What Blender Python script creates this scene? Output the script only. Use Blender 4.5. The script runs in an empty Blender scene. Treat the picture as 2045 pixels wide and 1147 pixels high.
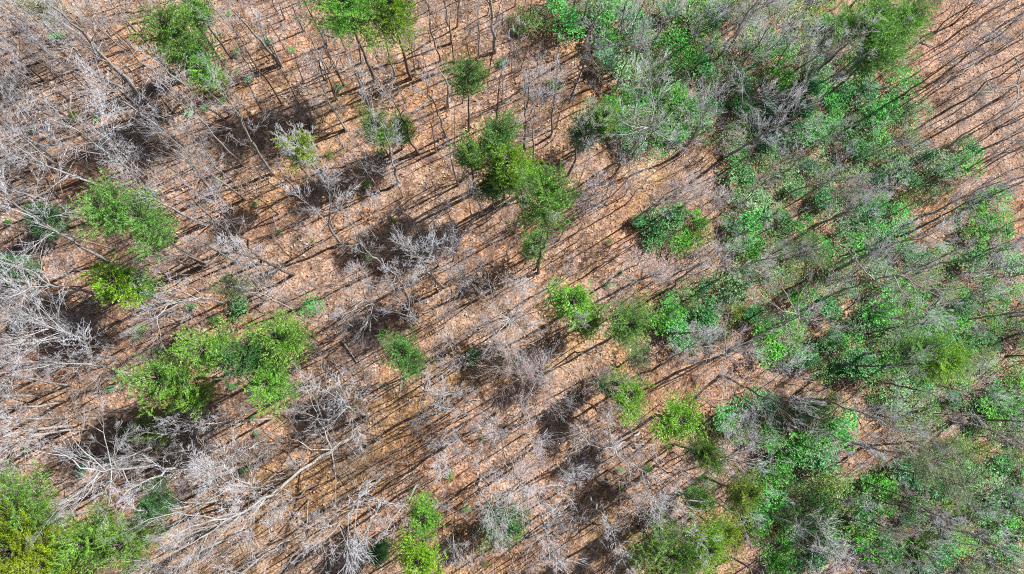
import bpy, math, random
import numpy as np
from mathutils import Vector, Quaternion, Matrix, noise

R = math.radians
rnd = random.Random(11)
sc = bpy.context.scene
C = sc.collection

# ------------------------------------------------------------------ camera, sky, sun, exposure
W, H, F = 2045.0, 1147.0, 1363.0            # photograph size and focal length in its pixels
CAM = Vector((0, 0, 70.0))
NADIR = Vector((-52, -197, -F)).normalized() # where straight down falls in the picture
Q = NADIR.rotation_difference(Vector((0, 0, -1)))
cd = bpy.data.cameras.new('camera')
cd.sensor_width = 36; cd.lens = 36 * F / W; cd.clip_end = 3000; cd.clip_start = 0.5
cam = bpy.data.objects.new('camera', cd); C.objects.link(cam)
cam.location = CAM; cam.rotation_mode = 'QUATERNION'; cam.rotation_quaternion = Q
sc.camera = cam

AZ, EL = R(30.5), R(39)                       # sun: image upper right
world = bpy.data.worlds.new('World'); sc.world = world; world.use_nodes = True
nt = world.node_tree
sky = nt.nodes.new('ShaderNodeTexSky'); sky.sky_type = 'NISHITA'; sky.sun_disc = False
sky.sun_elevation = EL; sky.sun_rotation = R(90) - AZ
bg = nt.nodes['Background']; bg.inputs['Strength'].default_value = 0.055
nt.links.new(sky.outputs[0], bg.inputs[0])
sd = bpy.data.lights.new('sun', 'SUN'); sd.energy = 5.0; sd.angle = R(0.6); sd.color = (1.0, 0.98, 0.955)
sun = bpy.data.objects.new('sun', sd); C.objects.link(sun)
sv = Vector((math.cos(AZ) * math.cos(EL), math.sin(AZ) * math.cos(EL), math.sin(EL)))
sun.rotation_euler = sv.to_track_quat('Z', 'Y').to_euler(); sun.location = sv * 150
sc.view_settings.view_transform = 'Standard'; sc.view_settings.look = 'None'
sc.view_settings.exposure = 1.22; sc.view_settings.gamma = 1
sc.view_settings.use_curve_mapping = False
sc.cycles.use_denoising = False
sc.cycles.max_bounces = 6; sc.cycles.diffuse_bounces = 3; sc.cycles.transparent_max_bounces = 4
sc.cycles.pixel_filter_type = 'BLACKMAN_HARRIS'; sc.cycles.filter_width = 1.05
sc.cycles.use_adaptive_sampling = False

# ------------------------------------------------------------------ terrain height and picture-to-ground helpers
def ground_z(x, y):
    s = 160.0
    z = s * math.tanh((-0.16 * x + 0.05 * y) / s)
    z += 1.1 * math.sin(x * 0.061 + 0.8 + 0.02 * y) * math.cos(y * 0.075 - x * 0.02) + 0.5 * math.sin(x * 0.17 - y * 0.13 + 2)
    d = (x - 30) * 0.86 - (y - 2) * 0.5            # a shallow draw running through the evergreen thickets
    z -= 2.2 * math.exp(-(d / 14.0) ** 2)
    return z

def ground_z_np(x, y):
    s = 160.0
    z = s * np.tanh((-0.16 * x + 0.05 * y) / s)
    z = z + 1.1 * np.sin(x * 0.061 + 0.8 + 0.02 * y) * np.cos(y * 0.075 - x * 0.02) + 0.5 * np.sin(x * 0.17 - y * 0.13 + 2)
    d = (x - 30) * 0.86 - (y - 2) * 0.5
    return z - 2.2 * np.exp(-(d / 14.0) ** 2)

def ray(px, py):
    return Q @ Vector(((px - W / 2) / F, -(py - H / 2) / F, -1.0))

def at_z(px, py, z):
    d = ray(px, py)
    return CAM + d * ((z - CAM.z) / d.z)

def ground(px, py):
    z = 0.0
    for _ in range(12):
        p = at_z(px, py, z); z = ground_z(p.x, p.y)
    return Vector((p.x, p.y, z))

QI = Q.inverted()
def project(p):
    q = QI @ (p - CAM)
    return (W / 2 + F * q.x / -q.z, H / 2 - F * q.y / -q.z)

ORG = {'A': (0, 0), 'B': (650, 0), 'C': (1345, 0), 'D': (0, 380), 'E': (650, 380), 'F': (1345, 380), 'G': (0, 747), 'H': (650, 747), 'I': (1345, 747)}
def cr(k, pts):
    ox, oy = ORG[k]
    return [(ox + x / 2.867, oy + y / 2.867) for x, y in pts]

# ------------------------------------------------------------------ materials
def new_mat(name):
    m = bpy.data.materials.new(name); m.use_nodes = True
    t = m.node_tree
    return m, t, t.nodes['Principled BSDF'], t.links

def ramp(t, stops, interp='LINEAR'):
    n = t.nodes.new('ShaderNodeValToRGB'); n.color_ramp.interpolation = interp
    e = n.color_ramp.elements
    while len(e) < len(stops): e.new(0.5)
    for el, (p, c) in zip(e, stops):
        el.position = p; el.color = (*c, 1)
    return n

def noise_node(t, scale, detail=4, rough=0.6, coord=None):
    n = t.nodes.new('ShaderNodeTexNoise'); n.inputs['Scale'].default_value = scale
    n.inputs['Detail'].default_value = detail; n.inputs['Roughness'].default_value = rough
    if coord is not None: t.links.new(coord, n.inputs['Vector'])
    return n

def mix(t, f, a, b, mode='MIX'):
    n = t.nodes.new('ShaderNodeMix'); n.data_type = 'RGBA'; n.blend_type = mode
    for s, v in ((0, f), (6, a), (7, b)):
        if isinstance(v, (int, float)): n.inputs[s].default_value = v
        elif isinstance(v, tuple): n.inputs[s].default_value = (*v, 1)
        else: t.links.new(v, n.inputs[s])
    return n.outputs[2]

def bark_mat(name, dark, mid, light):
    m, t, b, l = new_mat(name)
    oi = t.nodes.new('ShaderNodeObjectInfo')
    geo = t.nodes.new('ShaderNodeNewGeometry')
    n1 = noise_node(t, 6, 5, 0.7, geo.outputs['Position'])
    r1 = ramp(t, [(0.3, dark), (0.5, mid), (0.7, light)]); l.new(n1.outputs[0], r1.inputs[0])
    hsv = t.nodes.new('ShaderNodeHueSaturation')
    mr = t.nodes.new('ShaderNodeMapRange'); l.new(oi.outputs['Random'], mr.inputs[0])
    mr.inputs[3].default_value = 0.75; mr.inputs[4].default_value = 1.2
    l.new(mr.outputs[0], hsv.inputs['Value']); l.new(r1.outputs[0], hsv.inputs['Color'])
    m2 = t.nodes.new('ShaderNodeMath'); m2.operation = 'MULTIPLY'; l.new(oi.outputs['Random'], m2.inputs[0]); m2.inputs[1].default_value = 7.31
    m3 = t.nodes.new('ShaderNodeMath'); m3.operation = 'FRACT'; l.new(m2.outputs[0], m3.inputs[0])
    m4 = t.nodes.new('ShaderNodeMath'); m4.operation = 'MULTIPLY'; l.new(m3.outputs[0], m4.inputs[0]); m4.inputs[1].default_value = 0.45
    l.new(mix(t, m4.outputs[0], hsv.outputs[0], tuple(c_ * k_ for c_, k_ in zip(mid, (0.95, 0.80, 0.66)))), b.inputs['Base Color'])
    b.inputs['Roughness'].default_value = 0.85
    return m

M = {}
M['pale'] = bark_mat('pale_bark', (0.11, 0.11, 0.11), (0.26, 0.26, 0.26), (0.46, 0.455, 0.44))
M['grey'] = bark_mat('grey_bark', (0.12, 0.11, 0.10), (0.24, 0.225, 0.205), (0.38, 0.36, 0.33))
M['dark'] = bark_mat('dark_bark', (0.07, 0.055, 0.05), (0.12, 0.10, 0.085), (0.20, 0.17, 0.15))
M['twig_pale'] = bark_mat('pale_twig', (0.30, 0.31, 0.335), (0.43, 0.44, 0.475), (0.55, 0.565, 0.60))
M['twig_grey'] = bark_mat('grey_twig', (0.22, 0.22, 0.24), (0.34, 0.34, 0.37), (0.47, 0.47, 0.51))
M['twig_dusk'] = bark_mat('dusky_twig', (0.14, 0.11, 0.13), (0.24, 0.20, 0.23), (0.36, 0.31, 0.34))
M['twig_rose'] = bark_mat('rosy_twig', (0.26, 0.18, 0.17), (0.38, 0.29, 0.28), (0.50, 0.40, 0.38))

def leaf_mat(name, cols, trans=0.3, gloss=0.5, nscale=0.9):
    m, t, b, l = new_mat(name)
    geo = t.nodes.new('ShaderNodeNewGeometry')
    oi = t.nodes.new('ShaderNodeObjectInfo')
    n1 = noise_node(t, nscale, 3, 0.6, geo.outputs['Position'])
    add = t.nodes.new('ShaderNodeMath'); add.operation = 'MULTIPLY_ADD'
    l.new(geo.outputs['Random Per Island'], add.inputs[0]); add.inputs[1].default_value = 0.45
    sub = t.nodes.new('ShaderNodeMath'); sub.operation = 'SUBTRACT'
    l.new(n1.outputs[0], sub.inputs[0]); sub.inputs[1].default_value = 0.22
    l.new(sub.outputs[0], add.inputs[2])
    n = len(cols)
    r1 = ramp(t, [(0.15 + 0.7 * i / (n - 1), c) for i, c in enumerate(cols)])
    l.new(add.outputs[0], r1.inputs[0])
    hsv = t.nodes.new('ShaderNodeHueSaturation')
    mr = t.nodes.new('ShaderNodeMapRange'); l.new(oi.outputs['Random'], mr.inputs[0])
    mr.inputs[3].default_value = 0.8; mr.inputs[4].default_value = 1.25
    l.new(mr.outputs[0], hsv.inputs['Value']); l.new(r1.outputs[0], hsv.inputs['Color'])
    m2 = t.nodes.new('ShaderNodeMath'); m2.operation = 'MULTIPLY'; l.new(oi.outputs['Random'], m2.inputs[0]); m2.inputs[1].default_value = 9.17
    m3 = t.nodes.new('ShaderNodeMath'); m3.operation = 'FRACT'; l.new(m2.outputs[0], m3.inputs[0])
    m4 = t.nodes.new('ShaderNodeMapRange'); l.new(m3.outputs[0], m4.inputs[0]); m4.inputs[3].default_value = 0.485; m4.inputs[4].default_value = 0.518; l.new(m4.outputs[0], hsv.inputs['Hue'])
    m5 = t.nodes.new('ShaderNodeMapRange'); l.new(m3.outputs[0], m5.inputs[0]); m5.inputs[3].default_value = 1.08; m5.inputs[4].default_value = 0.97; l.new(m5.outputs[0], hsv.inputs['Saturation'])
    l.new(hsv.outputs[0], b.inputs['Base Color'])
    b.inputs['Roughness'].default_value = gloss
    tr = t.nodes.new('ShaderNodeBsdfTranslucent'); l.new(hsv.outputs[0], tr.inputs[0])
    mx = t.nodes.new('ShaderNodeMixShader'); mx.inputs[0].default_value = trans
    l.new(b.outputs[0], mx.inputs[1]); l.new(tr.outputs[0], mx.inputs[2])
    l.new(mx.outputs[0], t.nodes['Material Output'].inputs['Surface'])
    return m

M['needle_bright'] = leaf_mat('bright_needles', [(0.06, 0.17, 0.02), (0.14, 0.34, 0.03), (0.25, 0.50, 0.04), (0.40, 0.62, 0.10)])
M['needle_mid'] = leaf_mat('green_needles', [(0.045, 0.13, 0.03), (0.10, 0.26, 0.04), (0.18, 0.38, 0.06), (0.31, 0.52, 0.13)])
M['needle_dark'] = leaf_mat('dark_needles', [(0.025, 0.10, 0.035), (0.05, 0.18, 0.05), (0.09, 0.27, 0.07), (0.18, 0.37, 0.12)])
M['needle_lime'] = leaf_mat('lime_needles', [(0.10, 0.17, 0.012), (0.18, 0.29, 0.015), (0.29, 0.40, 0.025), (0.38, 0.48, 0.05)])
M['needle_pale'] = leaf_mat('pale_olive_needles', [(0.10, 0.15, 0.07), (0.17, 0.24, 0.10), (0.25, 0.33, 0.15), (0.34, 0.42, 0.22)])
M['leaf_green'] = leaf_mat('laurel_leaves', [(0.02, 0.13, 0.015), (0.06, 0.28, 0.03), (0.12, 0.44, 0.055), (0.25, 0.60, 0.15)], 0.25, 0.6)
M['leaf_blue'] = leaf_mat('bluish_laurel_leaves', [(0.025, 0.12, 0.03), (0.06, 0.23, 0.06), (0.12, 0.36, 0.11), (0.26, 0.52, 0.22)], 0.25, 0.6)
M['leaf_yellow'] = leaf_mat('yellow_green_leaves', [(0.06, 0.11, 0.015), (0.11, 0.20, 0.02), (0.18, 0.31, 0.04), (0.28, 0.40, 0.08)], 0.25, 0.4)
M['leaf_olive'] = leaf_mat('olive_leaves', [(0.05, 0.12, 0.025), (0.10, 0.22, 0.04), (0.18, 0.33, 0.08), (0.30, 0.44, 0.16)], 0.25, 0.5)
M['leaf_sage'] = leaf_mat('sage_leaves', [(0.07, 0.16, 0.06), (0.14, 0.29, 0.11), (0.24, 0.42, 0.18), (0.38, 0.55, 0.30)], 0.25, 0.5)
M['litter'] = leaf_mat('leaf_litter', [(0.06, 0.038, 0.025), (0.20, 0.11, 0.055), (0.36, 0.20, 0.095), (0.52, 0.34, 0.20), (0.66, 0.53, 0.41)], 0.1, 0.7, 0.35)
M['dead_leaf'] = leaf_mat('rust_leaves', [(0.14, 0.06, 0.03), (0.26, 0.12, 0.06), (0.36, 0.19, 0.11)], 0.2, 0.7)

# forest floor
m, t, b, l = new_mat('forest_floor')
geo = t.nodes.new('ShaderNodeNewGeometry'); P = geo.outputs['Position']
nA = noise_node(t, 0.055, 3, 0.55, P)     # wide drifts: orange towards pink-tan
nB = noise_node(t, 0.42, 6, 0.72, P)
nC = noise_node(t, 5.0, 5, 0.75, P)
nD = t.nodes.new('ShaderNodeTexVoronoi'); nD.inputs['Scale'].default_value = 7.5; l.new(P, nD.inputs['Vector'])
rA = ramp(t, [(0.38, (0.33, 0.205, 0.085)), (0.50, (0.345, 0.195, 0.098)), (0.57, (0.38, 0.215, 0.125)), (0.64, (0.37, 0.235, 0.15))]); l.new(nA.outputs[0], rA.inputs[0])
rB = ramp(t, [(0.32, (0.36, 0.31, 0.29)), (0.5, (0.9, 0.88, 0.86)), (0.68, (1.3, 1.32, 1.4))]); l.new(nB.outputs[0], rB.inputs[0])
rC = ramp(t, [(0.38, (0.28, 0.24, 0.21)), (0.5, (0.92, 0.9, 0.88)), (0.63, (1.45, 1.5, 1.6))]); l.new(nC.outputs[0], rC.inputs[0])
rD = ramp(t, [(0.0, (0.75, 0.75, 0.75)), (1.0, (1.25, 1.2, 1.2))]); l.new(nD.outputs['Color'], rD.inputs[0])
nE = noise_node(t, 0.16, 4, 0.6, P); rE = ramp(t, [(0.40, (0, 0, 0)), (0.60, (1, 1, 1))]); l.new(nE.outputs[0], rE.inputs[0])
nF = noise_node(t, 1.7, 4, 0.6, P); rF = ramp(t, [(0.40, (0.75, 0.68, 0.62)), (0.52, (1, 1, 1)), (0.64, (1.12, 1.16, 1.25))]); l.new(nF.outputs[0], rF.inputs[0])
duff = mix(t, rE.outputs[0], rA.outputs[0], (0.27, 0.185, 0.13))
duff = mix(t, 1.0, duff, rF.outputs[0], 'MULTIPLY')
c = mix(t, 1.0, duff, rB.outputs[0], 'MULTIPLY')
c = mix(t, 1.0, c, rC.outputs[0], 'MULTIPLY')
c = mix(t, 1.0, c, rD.outputs[0], 'MULTIPLY')
l.new(c, b.inputs['Base Color']); b.inputs['Roughness'].default_value = 0.9
bp = t.nodes.new('ShaderNodeBump'); bp.inputs['Strength'].default_value = 0.9; bp.inputs['Distance'].default_value = 0.12
l.new(nC.outputs[0], bp.inputs['Height']); l.new(bp.outputs[0], b.inputs['Normal'])
M['floor'] = m

# ------------------------------------------------------------------ mesh builders
def mesh_np(name, verts, faces, mat, smooth=False):
    """faces: (n,k) array with k = 3 or 4"""
    verts = np.asarray(verts, dtype=np.float32); faces = np.asarray(faces, dtype=np.int32)
    me = bpy.data.meshes.new(name)
    k = faces.shape[1]
    me.vertices.add(len(verts)); me.vertices.foreach_set('co', verts.ravel())
    me.loops.add(faces.size); me.loops.foreach_set('vertex_index', faces.ravel())
    me.polygons.add(len(faces)); me.polygons.foreach_set('loop_start', np.arange(0, faces.size, k, dtype=np.int32))
    me.update(calc_edges=True)
    if smooth: me.polygons.foreach_set('use_smooth', np.ones(len(faces), dtype=bool))
    if mat: me.materials.append(mat)
    return me

def prisms(segs, n=3):
    """segs: rows of x0 y0 z0 x1 y1 z1 r0 r1 -> verts, quads"""
    s = np.asarray(segs, dtype=np.float64)
    p0, p1 = s[:, 0:3], s[:, 3:6]
    d = p1 - p0; L = np.linalg.norm(d, axis=1, keepdims=True); L[L == 0] = 1; d = d / L
    ref = np.where(np.abs(d[:, 2:3]) < 0.8, np.array([[0, 0, 1.0]]), np.array([[1.0, 0, 0]]))
    u = np.cross(d, ref); u /= np.linalg.norm(u, axis=1, keepdims=True); v = np.cross(d, u)
    N = len(s); vv = np.zeros((N, 2 * n, 3))
    for k in range(n):
        a = 2 * math.pi * k / n
        o = u * math.cos(a) + v * math.sin(a)
        vv[:, k] = p0 + o * s[:, 6:7]; vv[:, n + k] = p1 + o * s[:, 7:8]
    base = (np.arange(N) * 2 * n)[:, None]
    q = []
    for k in range(n):
        k2 = (k + 1) % n
        q.append(np.concatenate([base + k, base + k2, base + n + k2, base + n + k], axis=1))
    return vv.reshape(-1, 3), np.stack(q, axis=1).reshape(-1, 4)

def seg_mesh(name, segs, mat, n=3):
    v, f = prisms(segs, n)
    return mesh_np(name, v, f, mat)

def twig_mesh(name, segs, mat):
    """fine twigs: every segment a three-sided spike"""
    s = np.asarray(segs, dtype=np.float64)
    p0, p1 = s[:, 0:3], s[:, 3:6]; d = p1 - p0; L = np.linalg.norm(d, axis=1, keepdims=True); L[L == 0] = 1; d = d / L
    ref = np.where(np.abs(d[:, 2:3]) < 0.8, np.array([[0, 0, 1.0]]), np.array([[1.0, 0, 0]]))
    u = np.cross(d, ref); u /= np.linalg.norm(u, axis=1, keepdims=True); v = np.cross(d, u)
    N = len(s); vv = np.zeros((N, 4, 3)); vv[:, 3] = p1 + d * L * 0.5
    for k in range(3):
        a = 2.0944 * k
        vv[:, k] = p0 + (u * math.cos(a) + v * math.sin(a)) * s[:, 6:7]
    b_ = (np.arange(N) * 4)[:, None]
    f = np.stack([np.concatenate([b_, b_ + 1, b_ + 3], 1), np.concatenate([b_ + 1, b_ + 2, b_ + 3], 1), np.concatenate([b_ + 2, b_, b_ + 3], 1)], 1).reshape(-1, 3)
    return mesh_np(name, vv.reshape(-1, 3), f, mat)

def tube_mesh(name, pts, radii, mat, n=7, rr=None, flare=True):
    """one smooth tapered tube along a path, capped, slightly lumpy"""
    rr = rr or rnd
    pts = [Vector(p) for p in pts]; vs = []; fs = []
    u = None
    for i, p in enumerate(pts):
        d = (pts[min(i + 1, len(pts) - 1)] - pts[max(i - 1, 0)]).normalized()
        if u is None:
            u = d.cross(Vector((0.3, 1, 0.2))).normalized()
        u = (u - d * u.dot(d)).normalized(); w = d.cross(u)
        for k in range(n):
            a = 2 * math.pi * k / n
            q = radii[i] * rr.uniform(0.88, 1.12)
            vs.append(p + (u * math.cos(a) + w * math.sin(a)) * q)
    for i in range(len(pts) - 1):
        for k in range(n):
            k2 = (k + 1) % n
            fs.append((i * n + k, i * n + k2, (i + 1) * n + k2, (i + 1) * n + k))
    c = len(vs); vs.append(pts[-1]); o = (len(pts) - 1) * n
    for k in range(n): fs.append((o + k, o + (k + 1) % n, c, c))
    vs.append(pts[0])
    for k in range(n): fs.append(((k + 1) % n, k, c + 1, c + 1))
    me = bpy.data.meshes.new(name)
    me.from_pydata([tuple(v) for v in vs], [], [tuple(dict.fromkeys(f)) for f in fs])
    me.polygons.foreach_set('use_smooth', [True] * len(me.polygons))
    me.materials.append(mat); me.update()
    return me

def resample(pts, n):
    pts = [Vector(p) for p in pts]
    ls = [0]
    for a, b_ in zip(pts, pts[1:]): ls.append(ls[-1] + (b_ - a).length)
    out = []
    for i in range(n + 1):
        t_ = ls[-1] * i / n; j = 0
        while j < len(ls) - 2 and ls[j + 1] < t_: j += 1
        f = (t_ - ls[j]) / max(ls[j + 1] - ls[j], 1e-6)
        out.append(pts[j].lerp(pts[j + 1], min(1, max(0, f))))
    return out

def grow(p, d, L, r, lev, maxlev, out, rr, up=0.10, kids=(6, 5, 4), rmin=0.011, wig=0.13, fork=0.52):
    """recursive branch: appends segments to out[0] (wood) or out[1] (fine twigs)"""
    n = (5, 4, 3, 2, 2)[min(lev, 4)]
    st = L / n
    x, y, z = p; dx, dy, dz = d
    bucket = out[0] if lev < 2 else out[1]
    nodes = []
    for i in range(n):
        w = wig * (1.0 if lev < 2 else 1.3)
        dx += rr.uniform(-w, w); dy += rr.uniform(-w, w); dz += rr.uniform(-w, w) + up
        q = 1 / math.sqrt(dx * dx + dy * dy + dz * dz); dx *= q; dy *= q; dz *= q
        r1 = max(rmin * 0.7, r * (1 - 0.75 * (i + 1) / n)); r0 = max(rmin * 0.8, r * (1 - 0.75 * i / n))
        nx, ny, nz = x + dx * st, y + dy * st, z + dz * st
        bucket.append((x, y, z, nx, ny, nz, r0, r1))
        x, y, z = nx, ny, nz
        nodes.append((x, y, z, dx, dy, dz, r1, (i + 1) / n))
    if lev < maxlev:
        for k in range(kids[min(lev, len(kids) - 1)]):
            nd = nodes[min(n - 1, int(rr.random() ** 0.8 * n))]
            if k == 0: nd = nodes[-1]
            s = 0.5 if k == 0 else rr.uniform(0.65, 1.15)
            a, b_, c_ = rr.gauss(0, 1), rr.gauss(0, 1), rr.gauss(0, 0.8)
            ex, ey, ez = nd[3] + a * s * fork, nd[4] + b_ * s * fork, nd[5] + c_ * s * fork * 0.8
            q = 1 / math.sqrt(ex * ex + ey * ey + ez * ez + 1e-9)
            grow((nd[0], nd[1], nd[2]), (ex * q, ey * q, ez * q), L * rr.uniform(0.42, 0.72) * (1.1 - 0.35 * nd[7]),
                 max(rmin, nd[6] * 0.7), lev + 1, maxlev, out, rr, up, kids, rmin, wig, fork)

# ------------------------------------------------------------------ things
THINGS = []
def link(name, me, parent, kind=None):
    o = bpy.data.objects.new(name, me); C.objects.link(o)
    if parent: o.parent = parent
    if kind: o['kind'] = kind
    return o

def thing(name, loc, desc, cat, group, label=None, px=None):
    o = bpy.data.objects.new(name, None); C.objects.link(o)
    o.location = loc; o.empty_display_size = 0.3
    o['category'] = cat; o['group'] = group
    THINGS.append(dict(o=o, desc=desc, label=label, px=px or project(Vector(loc)), kind=name))
    return o

def bare_tree_parts(path, r0, crown_len, nl, rr, mats, t0=0.42, maxlev=3, kids=(6, 5, 4), extra=(), spread=0.9, thick=1.0, up=0.10):
    """[(name, mesh, kind)] for a leafless tree; path in local metres"""
    n = max(6, int((path[-1] - path[0]).length / 1.6))
    pts = resample(path, n)
    L = (pts[-1] - pts[0]).length
    jit = 0.012 * L
    for i in range(1, n): pts[i] = pts[i] + Vector((rr.uniform(-jit, jit), rr.uniform(-jit, jit), 0))
    pts[0] = pts[0] - Vector((0, 0, 0.35))
    rad = [r0 * (1.25 if i == 0 else 1) * (1 - 0.8 * (i / n) ** 1.1) for i in range(n + 1)]
    parts = [('trunk', tube_mesh('trunk', pts, rad, mats[0], 7, rr), None)]
    twigs = []
    az = rr.uniform(0, 6.28)
    for k in range(nl):
        f = t0 + (1 - t0) * (k + 0.6 * rr.random()) / nl
        i = min(n - 1, int(f * n)); q = pts[i].lerp(pts[i + 1], f * n - i if f * n - i < 1 else 1)
        az += 2.4 + rr.uniform(-0.5, 0.5)
        el = rr.uniform(0.35, 0.85) * (0.7 + 0.5 * f)
        axis = (pts[min(i + 2, n)] - pts[max(i - 1, 0)]).normalized()
        d = Vector((math.cos(az) * math.cos(el) * spread, math.sin(az) * math.cos(el) * spread, math.sin(el))) + axis * 0.35
        d.normalize()
        ll = crown_len * rr.uniform(0.6, 1.1) * (1.15 - 0.55 * (f - t0) / (1 - t0))
        r = max(0.018, min(rad[i] * 0.62, 0.013 * ll + 0.016) * thick)
        out = ([], [])
        grow(tuple(q), tuple(d), ll, r, 0, maxlev, out, rr, up, kids, 0.0125 * thick)
        parts.append(('limb', seg_mesh('limb', out[0], mats[0] if thick > 0.8 else mats[1], 4), None))
        twigs += out[1]
    # a leader continuing the trunk
    d = (pts[-1] - pts[-2]).normalized(); out = ([], [])
    grow(tuple(pts[-1]), tuple(d), crown_len * 0.6, rad[-1], 0, maxlev, out, rr, up, kids, 0.0125 * thick)
    twigs += out[1] + out[0]
    for pl, ra, rb in extra:          # limbs traced one by one
        m_ = max(3, int(sum((b_ - a).length for a, b_ in zip(pl, pl[1:])) / 0.9))
        lp = resample(pl, m_)
        for i in range(1, m_): lp[i] += Vector((rr.uniform(-.12, .12), rr.uniform(-.12, .12), rr.uniform(-.1, .1)))
        segs = []; out = ([], [])
        for i in range(m_):
            ru = ra + (rb - ra) * i / m_; rv = ra + (rb - ra) * (i + 1) / m_
            segs.append((*lp[i], *lp[i + 1], ru, rv))
            if i > 0:
                for _ in range(2 if rr.random() < 0.7 else 1):
                    dd = (lp[i + 1] - lp[i]).normalized()
                    dd = (dd + Vector((rr.gauss(0, .7), rr.gauss(0, .7), rr.gauss(0, .5)))).normalized()
                    grow(tuple(lp[i]), tuple(dd), rr.uniform(0.9, 2.0) * (1.2 - 0.5 * i / m_), max(0.014, ru * 0.4), 1, maxlev, out, rr, up, kids, 0.012)
        parts.append(('limb', seg_mesh('limb', segs + out[0], mats[0], 5), None))
        twigs += out[1]
    if twigs: parts.append(('twigs', twig_mesh('twigs', twigs, mats[1]), 'stuff'))
    return parts

LIMBS = []
def make_limbs():
    q = random.Random(404)
    for i in range(14):
        out = ([], [])
        grow((0, 0, 0), (0, 0, 1), 3.0, 0.034, 0, 3, out, q, 0.03, ((7, 5, 3), (7, 4, 3), (6, 5, 4))[i % 3], 0.0088, 0.09, (0.42, 0.52, 0.36)[i // 5])
        LIMBS.append((seg_mesh('limb', out[0], M['pale'], 4), twig_mesh('twigs', out[1], M['twig_pale'])))

def hang_limb(tree, p, d, length, rr, mats, sub=None):
    """a limb and its twigs under TREE, starting at local point p, heading d"""
    a, b_ = rr.choice(LIMBS)
    s = length / 2.4
    rot = Vector((0, 0, 1)).rotation_difference(d) @ Quaternion((0, 0, 1), rr.uniform(0, 6.28))
    l_ = bpy.data.objects.new('limb', a); C.objects.link(l_)
    l_.parent = tree; l_.location = p; l_.rotation_mode = 'QUATERNION'; l_.rotation_quaternion = rot; l_.scale = (s, s, s)
    l_.material_slots[0].link = 'OBJECT'; l_.material_slots[0].material = mats[0]
    t_ = bpy.data.objects.new('twigs', b_); C.objects.link(t_); t_.parent = l_; t_['kind'] = 'stuff'
    t_.material_slots[0].link = 'OBJECT'; t_.material_slots[0].material = mats[1]

def traced_tree(g0, path, r0, crown_len, nl, rr, mats, desc, label, px, t0=0.42, extra=()):
    if r0 <= 0.06 and label is None and 'spray' not in desc: o = thing('sapling', g0, desc, 'sapling', 'thin leafless saplings', label, px)
    else: o = thing('bare_tree', g0, desc, 'tree', NAMES_G, label, px)
    n = max(6, int((path[-1] - path[0]).length / 1.4))
    pts = resample(path, n); L = (pts[-1] - pts[0]).length; jit = 0.012 * L
    for i in range(1, n): pts[i] = pts[i] + Vector((rr.uniform(-jit, jit), rr.uniform(-jit, jit), 0)) * 0.6
    pts[0] = pts[0] - Vector((0, 0, 0.35))
    rad = [r0 * 1.15 * (1.35 if i == 0 else 1) * (1 - 0.78 * (i / n) ** 1.2) for i in range(n + 1)]
    link('trunk', tube_mesh('trunk', pts, rad, mats[0], 8, rr), o)
    az = rr.uniform(0, 6.28)
    for k in range(nl):
        f = t0 + (1 - t0) * (k + 0.6 * rr.random()) / nl
        i = min(n - 1, int(f * n)); q = pts[i].lerp(pts[i + 1], min(1, f * n - i))
        az += 2.4 + rr.uniform(-0.5, 0.5)
        el = rr.uniform(0.55, 1.15) * (0.75 + 0.4 * f)
        axis = (pts[min(i + 2, n)] - pts[max(i - 1, 0)]).normalized()
        d = Vector((math.cos(az) * math.cos(el), math.sin(az) * math.cos(el), math.sin(el))) + axis * 0.5
        hang_limb(o, q, d.normalized(), crown_len * rr.uniform(0.65, 1.25) * (1.2 - 0.55 * (f - t0) / (1 - t0)), rr, mats)
    hang_limb(o, pts[-1], (pts[-1] - pts[-2]).normalized(), crown_len * 0.8, rr, mats)
    for pl, ra, rb in extra:          # limbs traced one by one
        m_ = max(4, int(sum((b_ - a).length for a, b_ in zip(pl, pl[1:])) / 0.6))
        lp = resample(pl, m_)
        for i in range(1, m_): lp[i] += Vector((rr.uniform(-.10, .10), rr.uniform(-.10, .10), rr.uniform(-.08, .08)))
        link('limb', tube_mesh('limb', lp, [ra + (rb - ra) * (i / m_) ** 0.8 for i in range(m_ + 1)], mats[0], 6, rr), o)
        for i in range(1, m_ + 1):
            if i == m_ or rr.random() < 0.62:
                dd = (lp[i] - lp[i - 1]).normalized()
                if i < m_: dd = (dd + Vector((rr.gauss(0, .7), rr.gauss(0, .7), rr.gauss(0, .5)))).normalized()
                hang_limb(o, lp[i], dd, rr.uniform(0.7, 1.7) * (1.2 - 0.4 * i / m_), rr, mats)
    return o

def put(parts, name, loc, desc, cat, group, rot=None, scale=1.0, label=None, px=None):
    o = thing(name, loc, desc, cat, group, label, px)
    if rot is not None:
        o.rotation_mode = 'QUATERNION'; o.rotation_quaternion = rot
    o.scale = (scale,) * 3 if not isinstance(scale, tuple) else scale
    for n_, me, kd in parts: link(n_, me, o, kd)
    return o

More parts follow.
